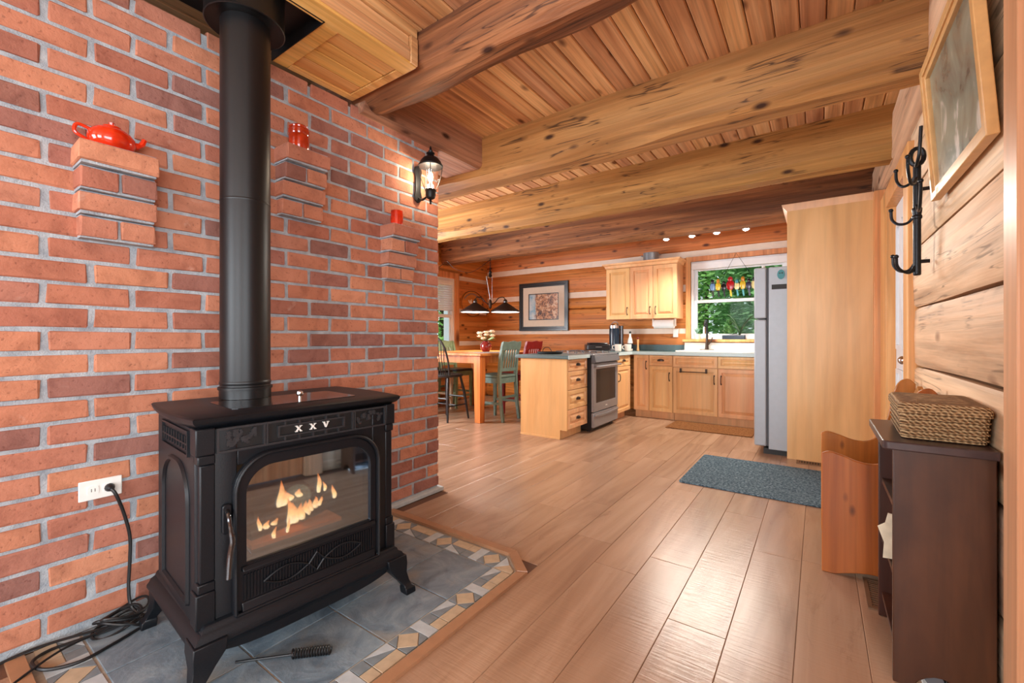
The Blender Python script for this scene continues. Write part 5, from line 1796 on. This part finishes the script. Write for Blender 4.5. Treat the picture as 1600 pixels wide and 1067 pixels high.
pm = thing('place_mat', 'small grey place mat near the table corner', 'place mat', (-3.68, 4.72, .901))
G().prism(rrect(-.14, .14, -.2, .2, .02), 0, .004).obj('mat', 'table_grey', pm)

# pendant lamp hung from the dark beam
pd = thing('pendant_lamp', 'two-shade bronze pendant lamp hanging over the dining table', 'lamp', (-4.18, 5.345, 1.5), R(YAW))
for s in (-1, 1):
    sh = G().lathe([(.025, .15), (.05, .135), (.225, .022), (.228, .0), (.222, .0), (.045, .122)], s * .235, 0, 0, 32).obj('shade', 'shade_bronze', pd)
    G().lathe([(.221, .004), (.215, .002), (.01, .002)], s * .235, 0, 0, 32).obj('diffuser', 'shade_glow', sh)
    G().lathe([(.03, .15), (.034, .17), (.024, .195), (.018, .20)], s * .235, 0, 0, 16).obj('socket', 'stove_plate', sh)
    G().tube(smooth_path([(s * .235, 0, .20), (s * .20, 0, .235), (s * .13, 0, .22), (s * .08, 0, .16), (s * .02, 0, .12)], 6), .007, 8).obj('arm', 'black_metal', pd)
G().lathe([(.004, .05), (.022, .07), (.026, .12), (.022, .17), (.008, .20)], n=16).obj('hub', 'bronze', pd)
G().tube([(.0, .0, .20), (-.06, 0, .56)], .006, 8).tube([(.03, 0, .18), (.03, 0, .56)], .002, 6).obj('hanger_rod', 'steel', pd)
G().lathe([(.004, .54), (.03, .56), (.02, .60), (.028, .62), (.01, .66)], n=14).obj('top_coupling', 'black_metal', pd)
for k in range(8):
    z = .67 + k * .025
    pts = [(.010 * math.cos(2 * PI * q / 10) * (1 if k % 2 else .1), .010 * math.cos(2 * PI * q / 10) * (.1 if k % 2 else 1), z + .018 * math.sin(2 * PI * q / 10)) for q in range(10)]
    G().tube(pts, .003, 5, closed=True).obj('chain_link', 'black_metal', pd)
sw = [(0, 0, .82), (-.10, 0, .74), (-.22, 0, .66), (-.33, 0, .62), (-.45, 0, .64), (-.58, 0, .70), (-.68, 0, .80), (-.76, 0, .73), (-.80, 0, .70)]
G().tube(smooth_path(sw, 6), .005, 6).obj('swag_cord', 'bronze', pd)
for s in (-1, 1):
    p_ = pd.matrix_basis @ Vector((s * .235, 0, -.03))
    lamp('pendant_light', 'SPOT', tuple(p_), 22, (1, .90, .74), (0, 0, 0), radius=.08, spot=R(140))

# pictures and plaque
def picture(name, label, loc, rot, W, Hh, fw, mw, fmat, print_mat, matt='mat_cream', dep=.03):
    t = thing(name, label, 'picture', loc)
    t.rotation_euler = rot
    g = G()
    a = [(-W / 2, 0), (W / 2, 0), (W / 2, Hh), (-W / 2, Hh)]
    q = lambda e: [(-W / 2 + e, e), (W / 2 - e, e), (W / 2 - e, Hh - e), (-W / 2 + e, Hh - e)]
    g.ring(q(0), q(fw * .6), -dep, 0).ring(q(fw * .6), q(fw), -dep * .75, 0)
    g.obj('frame', fmat, t, bevel=.003)
    if mw:
        G().ring(q(fw), q(fw + mw), -.010, -.002).obj('mount', matt, t)
        G().ring(q(fw + mw), q(fw + mw + .014), -.012, -.002).obj('inner_fillet', 'frame_black', t)
    e = fw + mw + (.014 if mw else 0)
    o = G().box(-W / 2 + e, W / 2 - e, -.006, -.002, e - Hh / 2, Hh / 2 - e).obj('print', print_mat, t)
    o.location.z = Hh / 2
    return t


picture('framed_painting', 'black framed lakeside landscape print with cream mount on the log wall', (-3.935, YB - .006, 1.225), (0, 0, 0), .99, .845, .075, .115, 'frame_black', 'print_landscape')
fp = picture('framed_picture', 'light wood framed grey green picture high on the right wall', (XR - .016, 2.185, 1.685), (R(4), 0, R(-90)), .745, .56, .05, 0, 'frame_oak', 'print_grey_green')
G().box(-.33, .33, -.014, -.012, .045, .515).obj('glazing', 'picture_glass', fp)

pq = thing('oval_plaque', 'carved oval wooden sign with a small white bird on the dining wall', 'sign', (XL + .008, 6.09, 1.725))
ov = lambda s, n=40: [(.31 * s * math.cos(2 * PI * k / n), .235 * s * math.sin(2 * PI * k / n)) for k in range(n)]
G().prism(ov(1), 0, .02, axis=0).obj('board', 'log_side', pq)
G().tube([(.021, y, z) for y, z in ov(.97)], .006, 6, closed=True).obj('rim', 'dark_walnut', pq)
g = G()
for a0, a1, n_ in ((150, 35, 16), (215, 325, 18)):
    for k in range(n_):
        a = R(a0 + (a1 - a0) * k / (n_ - 1))
        y, z = .245 * math.cos(a), .175 * math.sin(a)
        g.box(.018, .026, y - .009, y + .004, z - .016, z + .016).box(.018, .026, y - .006, y + .009, z - .003, z + .004)
g.obj('raised_lettering', 'steel', pq)
G().ball(.026, -.06, .02, .008, .05, .022, 12, 6).ball(.026, -.105, .045, .008, .022, .018, 10, 6).add([(.022, -.08, .03), (.022, -.03, .09), (.022, -.02, .03), (.03, -.045, .04)], [(0, 1, 3), (1, 2, 3), (2, 0, 3), (0, 2, 1)]).obj('bird', 'white_plastic', pq)

# ------------------------------------------------------------------ along the right wall
bn = thing('storage_bench', 'small honey pine bench with scrolled arms and back', 'bench', (.21, 2.81, 0))
BX0, BX1, BY0, BY1 = .012, .415, 2.525, 3.09
for y in (BY0, BY1 - .022):
    prof = [(BX0, 0), (BX0 + .05, 0)]
    prof += [(BX0 + .05 + (BX1 - BX0 - .10) * k / 10, .035 * math.sin(PI * k / 10)) for k in range(1, 10)]
    curve = smooth_path([(BX1, .86, 0), (BX1 - .03, .885, 0), (BX1 - .07, .86, 0), (BX1 - .095, .77, 0), (BX1 - .115, .66, 0), (BX1 - .15, .575, 0), (BX1 - .20, .535, 0), (BX0 + .14, .535, 0), (BX0 + .08, .556, 0), (BX0 + .03, .568, 0), (BX0, .556, 0)], 4)
    prof += [(BX1 - .05, 0), (BX1, 0)] + [(p[0], p[1]) for p in curve]
    G().prism(prof, y, y + .022, axis=1).obj('end_panel', 'honey_pine', bn, True, bevel=.004)
G().box(BX0 + .01, BX1 - .04, BY0 + .022, BY1 - .022, .385, .405).obj('seat_lid', 'honey_pine', bn, True, bevel=.003)
G().box(BX0 + .02, BX0 + .038, BY0 + .022, BY1 - .022, .06, .384).obj('front_panel', 'honey_pine', bn, True)
g = G()
g.prism([(BY0 + .022, .06), (BY1 - .022, .06), (BY1 - .022, .80), (BY1 - .12, .80), ((BY0 + BY1) / 2, .87), (BY0 + .12, .80), (BY0 + .022, .80)], BX1 - .03, BX1 - .012, axis=0)
g.obj('back_panel', 'honey_pine', bn, True)

cs = thing('shoe_cabinet', 'dark walnut open side cabinet beside the pine door casing', 'cabinet', (.31, 2.06, 0))
SX0, SX2, SY0_, SY2 = .195, .425, 1.845, 2.27
for y in (SY0_, SY2 - .02):
    prof = [(SX0, 0), (SX0 + .045, 0)] + [(SX0 + .045 + (SX2 - SX0 - .09) * k / 8, .055 * math.sin(PI * k / 8) ** .7) for k in range(1, 8)] + [(SX2 - .045, 0), (SX2, 0), (SX2, .745), (SX0, .745)]
    G().prism(prof, y, y + .02, axis=1).obj('side_panel', 'dark_walnut', cs, True, bevel=.003)
G().prism(rrect(SX0 - .028, SX2 + .002, SY0_ - .022, SY2 + .022, (.02, .004, .004, .02)), .745, .772).obj('top', 'walnut_top', cs, True, bevel=.006)
for z in (.08, .30, .53):
    G().box(SX0 + .01, SX2 - .012, SY0_ + .021, SY2 - .021, z, z + .018).obj('shelf', 'dark_walnut', cs, True)
G().box(SX2 - .011, SX2 - .003, SY0_ + .021, SY2 - .021, .08, .745).obj('back_panel', 'dark_walnut', cs, True)
mz = thing('folded_map', 'pale folded paper poking out of the dark side cabinet', 'paper', (.232, 2.02, .3185))
g = G()
for k in range(4):
    g.M = Matrix.Translation((.0, .0 + k * .006, 0)) @ Matrix.Rotation(R(-4 + 3 * k), 4, 'Y')
    g.prism([(-.045 + .004 * k, .006), (.10, .006), (.10, .14), (-.02, .165 - .012 * k), (-.03, .13), (-.052 + .006 * k, .115), (-.038, .06)], 0, .004, axis=1)
g.M = None
g.obj('sheets', 'map_paper', mz)
sh_ = thing('shoe', 'grey shoe peeking from under the dark side cabinet', 'shoe', (.30, 2.0, .002), R(90))
g = G()
loops = []
for i in range(9):
    t = i / 8
    x = -.13 + .26 * t
    w_ = .036 * (math.sin(PI * (.1 + .85 * t)) ** .5)
    hgt = (.055 if t < .3 else .055 - .022 * (t - .3) / .7)
    loops.append([(x, -w_, .01), (x, w_, .01), (x, w_ * .9, hgt * .6), (x, w_ * .4, hgt), (x, -w_ * .4, hgt), (x, -w_ * .9, hgt * .6)])
g.loft(loops)
g.obj('upper', 'steel_dark', sh_, smooth=60)
g = G()
g.prism([(-.135, -.03), (0, -.034), (.10, -.038), (.137, 0), (.10, .038), (0, .034), (-.135, .03)], 0, .012)
g.obj('sole', 'white_plastic', sh_)
G().tube([(.02, -.02, .052), (.04, .02, .05), (.05, -.018, .046), (.065, .016, .043)], .003, 6).obj('laces', 'white_plastic', sh_)

bk = thing('wicker_basket', 'lidded woven seagrass basket on the dark side cabinet', 'basket', (.325, 2.06, .7725), R(-2))
r4 = lambda hw, hd, z, r=.02: [(x, y, z) for x, y in rrect(-hw, hw, -hd, hd, r)]
G().loft([r4(.092, .160, 0), r4(.098, .168, .004), r4(.104, .178, .09), r4(.102, .176, .094)]).obj('body', 'basket_weave', bk)
G().loft([r4(.107, .181, .085), r4(.109, .184, .088), r4(.109, .184, .108), r4(.100, .176, .118), r4(.06, .13, .122)]).obj('lid', 'basket_weave', bk)
g = G()
rw = random.Random(6)
for z in (.015, .033, .051, .069):
    g.tube([(x * (.100 + z * .04) / .1, y * (.170 + z * .1) / .17, z) for x, y in rrect(-.1, .1, -.17, .17, .02)], .0035, 6, closed=True)
g.obj('woven_strands', 'basket_weave', bk)

# iron coat rack beside the entry door
CX, CY = XR - .06, 2.78
cr = thing('coat_rack', 'black wrought iron wall coat rack with paired curved hooks', 'coat rack', (XR - .02, CY, 1.4))
G().tube([(CX, CY, 1.395), (CX, CY, 1.40), (CX, CY, 1.91)], [.011, .015, .015], 12).obj('post', 'iron_hook', cr, True)
G().lathe([(.016, 1.66), (.019, 1.665), (.019, 1.675), (.016, 1.68), (.019, 1.70), (.019, 1.71), (.016, 1.715)], CX, CY, 0, 14).obj('collar', 'iron_hook', cr, True)
g = G()
g.tube([(CX, CY, 1.46), (XR - .016, CY, 1.46)], .009, 8).tube([(CX, CY, 1.80), (XR - .016, CY, 1.80)], .009, 8)
g.obj('bracket', 'iron_hook', cr, True)
G().tube([(CX + .03 * math.cos(2 * PI * k / 14) * .8, CY, 1.955 + .04 * math.sin(2 * PI * k / 14)) for k in range(14)], .010, 8, closed=True).obj('top_ring', 'iron_hook', cr, True)
for z, dx, dy, L in ((1.885, -.06, .05, 1.0), (1.86, -.05, -.17, 1.2), (1.70, -.075, .06, .9), (1.73, -.02, -.22, 1.2), (1.47, -.07, .05, .9), (1.455, -.07, -.05, .8)):
    p0 = (CX, CY, z)
    pts = [p0, (CX + dx * .35, CY + dy * .35, z - .045), (CX + dx * .8, CY + dy * .8, z - .05 * L), (CX + dx * 1.1, CY + dy * 1.1, z - .015), (CX + dx * 1.15, CY + dy * 1.15, z + .035 * L)]
    h_ = G().tube(smooth_path(pts, 5), .0065, 8).obj('hook', 'iron_hook', cr, True)
    G().ball(CX + dx * 1.15, CY + dy * 1.15, z + .035 * L, .010).obj('hook_tip', 'iron_hook', h_, True)
G().tube(smooth_path([(CX, CY, 1.92), (CX - .01, CY - .05, 1.90), (CX - .005, CY - .09, 1.94), (CX, CY - .10, 2.06)], 6), .007, 8).obj('finial_bar', 'iron_hook', cr, True)

# ------------------------------------------------------------------ outside the windows
gd = G().box(-16, 12, YB + .25, 30, -.6, -.5).box(-16, XL - .25, -6, YB + .25, -.6, -.5).obj('ground', 'grass')
gd['kind'] = 'structure'
LEAF = [(0, 0, 0), (.5, .22, .06), (1, 0, 0), (.5, -.22, .06)]


def tree(name, label, loc, h, rad, mat, n, seed, conifer=False, z0=.1):
    t = thing(name, label, 'tree', loc, 0, 'trees outside the kitchen window')
    G().tube([(0, 0, 0), (.02, .03, h * .5), (0, 0, h * .93)], [rad * .07, rad * .05, .01], 8).obj('trunk', 'bark', t)
    r = random.Random(seed)
    vs_, fs_ = [], []
    for i in range(n):
        z = z0 * h + (1 - z0) * h * r.random() ** (1.3 if conifer else .9)
        f = z / h
        R_ = rad * ((1.02 - f) ** .8 if conifer else (max(.02, 1 - ((f - .5) / .52) ** 2)) ** .5)
        a = r.uniform(0, 2 * PI)
        q = R_ * (r.random() ** .4)
        clump = .8 + .35 * noise.noise(Vector((math.cos(a) * 2, math.sin(a) * 2, z * 1.3 + seed)))
        p = Vector((q * math.cos(a) * clump, q * math.sin(a) * clump, z))
        d = Vector((math.cos(a) + r.uniform(-.7, .7), math.sin(a) + r.uniform(-.7, .7), r.uniform(-.7, .4))).normalized()
        s = d.cross(Vector((r.uniform(-.4, .4), r.uniform(-.4, .4), 1))).normalized()
        L = r.uniform(.10, .22) * (1.2 if conifer else 1)
        W_ = L * (.22 if conifer else .36)
        k = len(vs_)
        vs_ += [tuple(p), tuple(p + d * L * .5 + s * W_), tuple(p + d * L), tuple(p + d * L * .5 - s * W_)]
        fs_.append((k, k + 1, k + 2, k + 3))
    me = bpy.data.meshes.new('crown')
    me.from_pydata(vs_, [], fs_)
    me.materials.append(MATS[mat])
    o = bpy.data.objects.new('crown', me)
    o.parent = t
    o['kind'] = 'stuff'
    COL.objects.link(o)


tree('conifer_tree', 'soft green conifer nearest to the middle of the kitchen window', (-1.0, 10.3, -.5), 5.0, 1.05, 'leaf_pine', 8000, 2, False, .05)
tree('leafy_tree', 'bright green leafy tree left of the kitchen window view', (-3.9, 10.3, -.5), 4.6, 1.05, 'leaf_light', 6000, 1)
tree('leafy_tree', 'bright green tree seen through the left half of the kitchen window', (-2.6, 13.2, -.5), 6.0, 1.1, 'leaf_light', 9000, 3, False, .05)
tree('leafy_tree', 'mid green tree at the right of the kitchen window view', (.3, 13.2, -.5), 6.0, 1.1, 'leaf_pine', 8000, 4, False, .05)
tree('conifer_tree', 'deep green tall tree behind the bright tree on the left', (-3.9, 16.2, -.5), 8.5, 1.15, 'leaf_deep', 9000, 5, False, .03)
tree('conifer_tree', 'deep green tall tree behind the row of glass birds', (-1.0, 16.2, -.5), 8.5, 1.15, 'leaf_deep', 9000, 6, False, .03)
tree('conifer_tree', 'farthest pale green tree in the gap of the window trees', (-2.5, 19.2, -.5), 9.5, 1.15, 'leaf_pine', 9000, 8, False, .03)
tree('conifer_tree', 'farthest tree beyond the left side of the window', (-5.4, 19.2, -.5), 9.5, 1.15, 'leaf_deep', 7000, 9, False, .03)
tree('conifer_tree', 'farthest tree beyond the right side of the window', (.4, 19.2, -.5), 9.5, 1.15, 'leaf_deep', 7000, 10, False, .03)
tree('shrub', 'low light green shrub just below the kitchen window', (-2.1, 7.75, -.5), 2.0, .62, 'leaf_light', 4000, 12)
tree('leafy_tree', 'leafy green tree outside the dining window', (-8.2, 8.4, -.5), 4.8, 1.9, 'leaf_light', 9000, 7)
tree('leafy_tree', 'light leafy tree further along outside the dining window', (-9.5, 3.0, -.5), 4.6, 1.7, 'leaf_pine', 7000, 21)
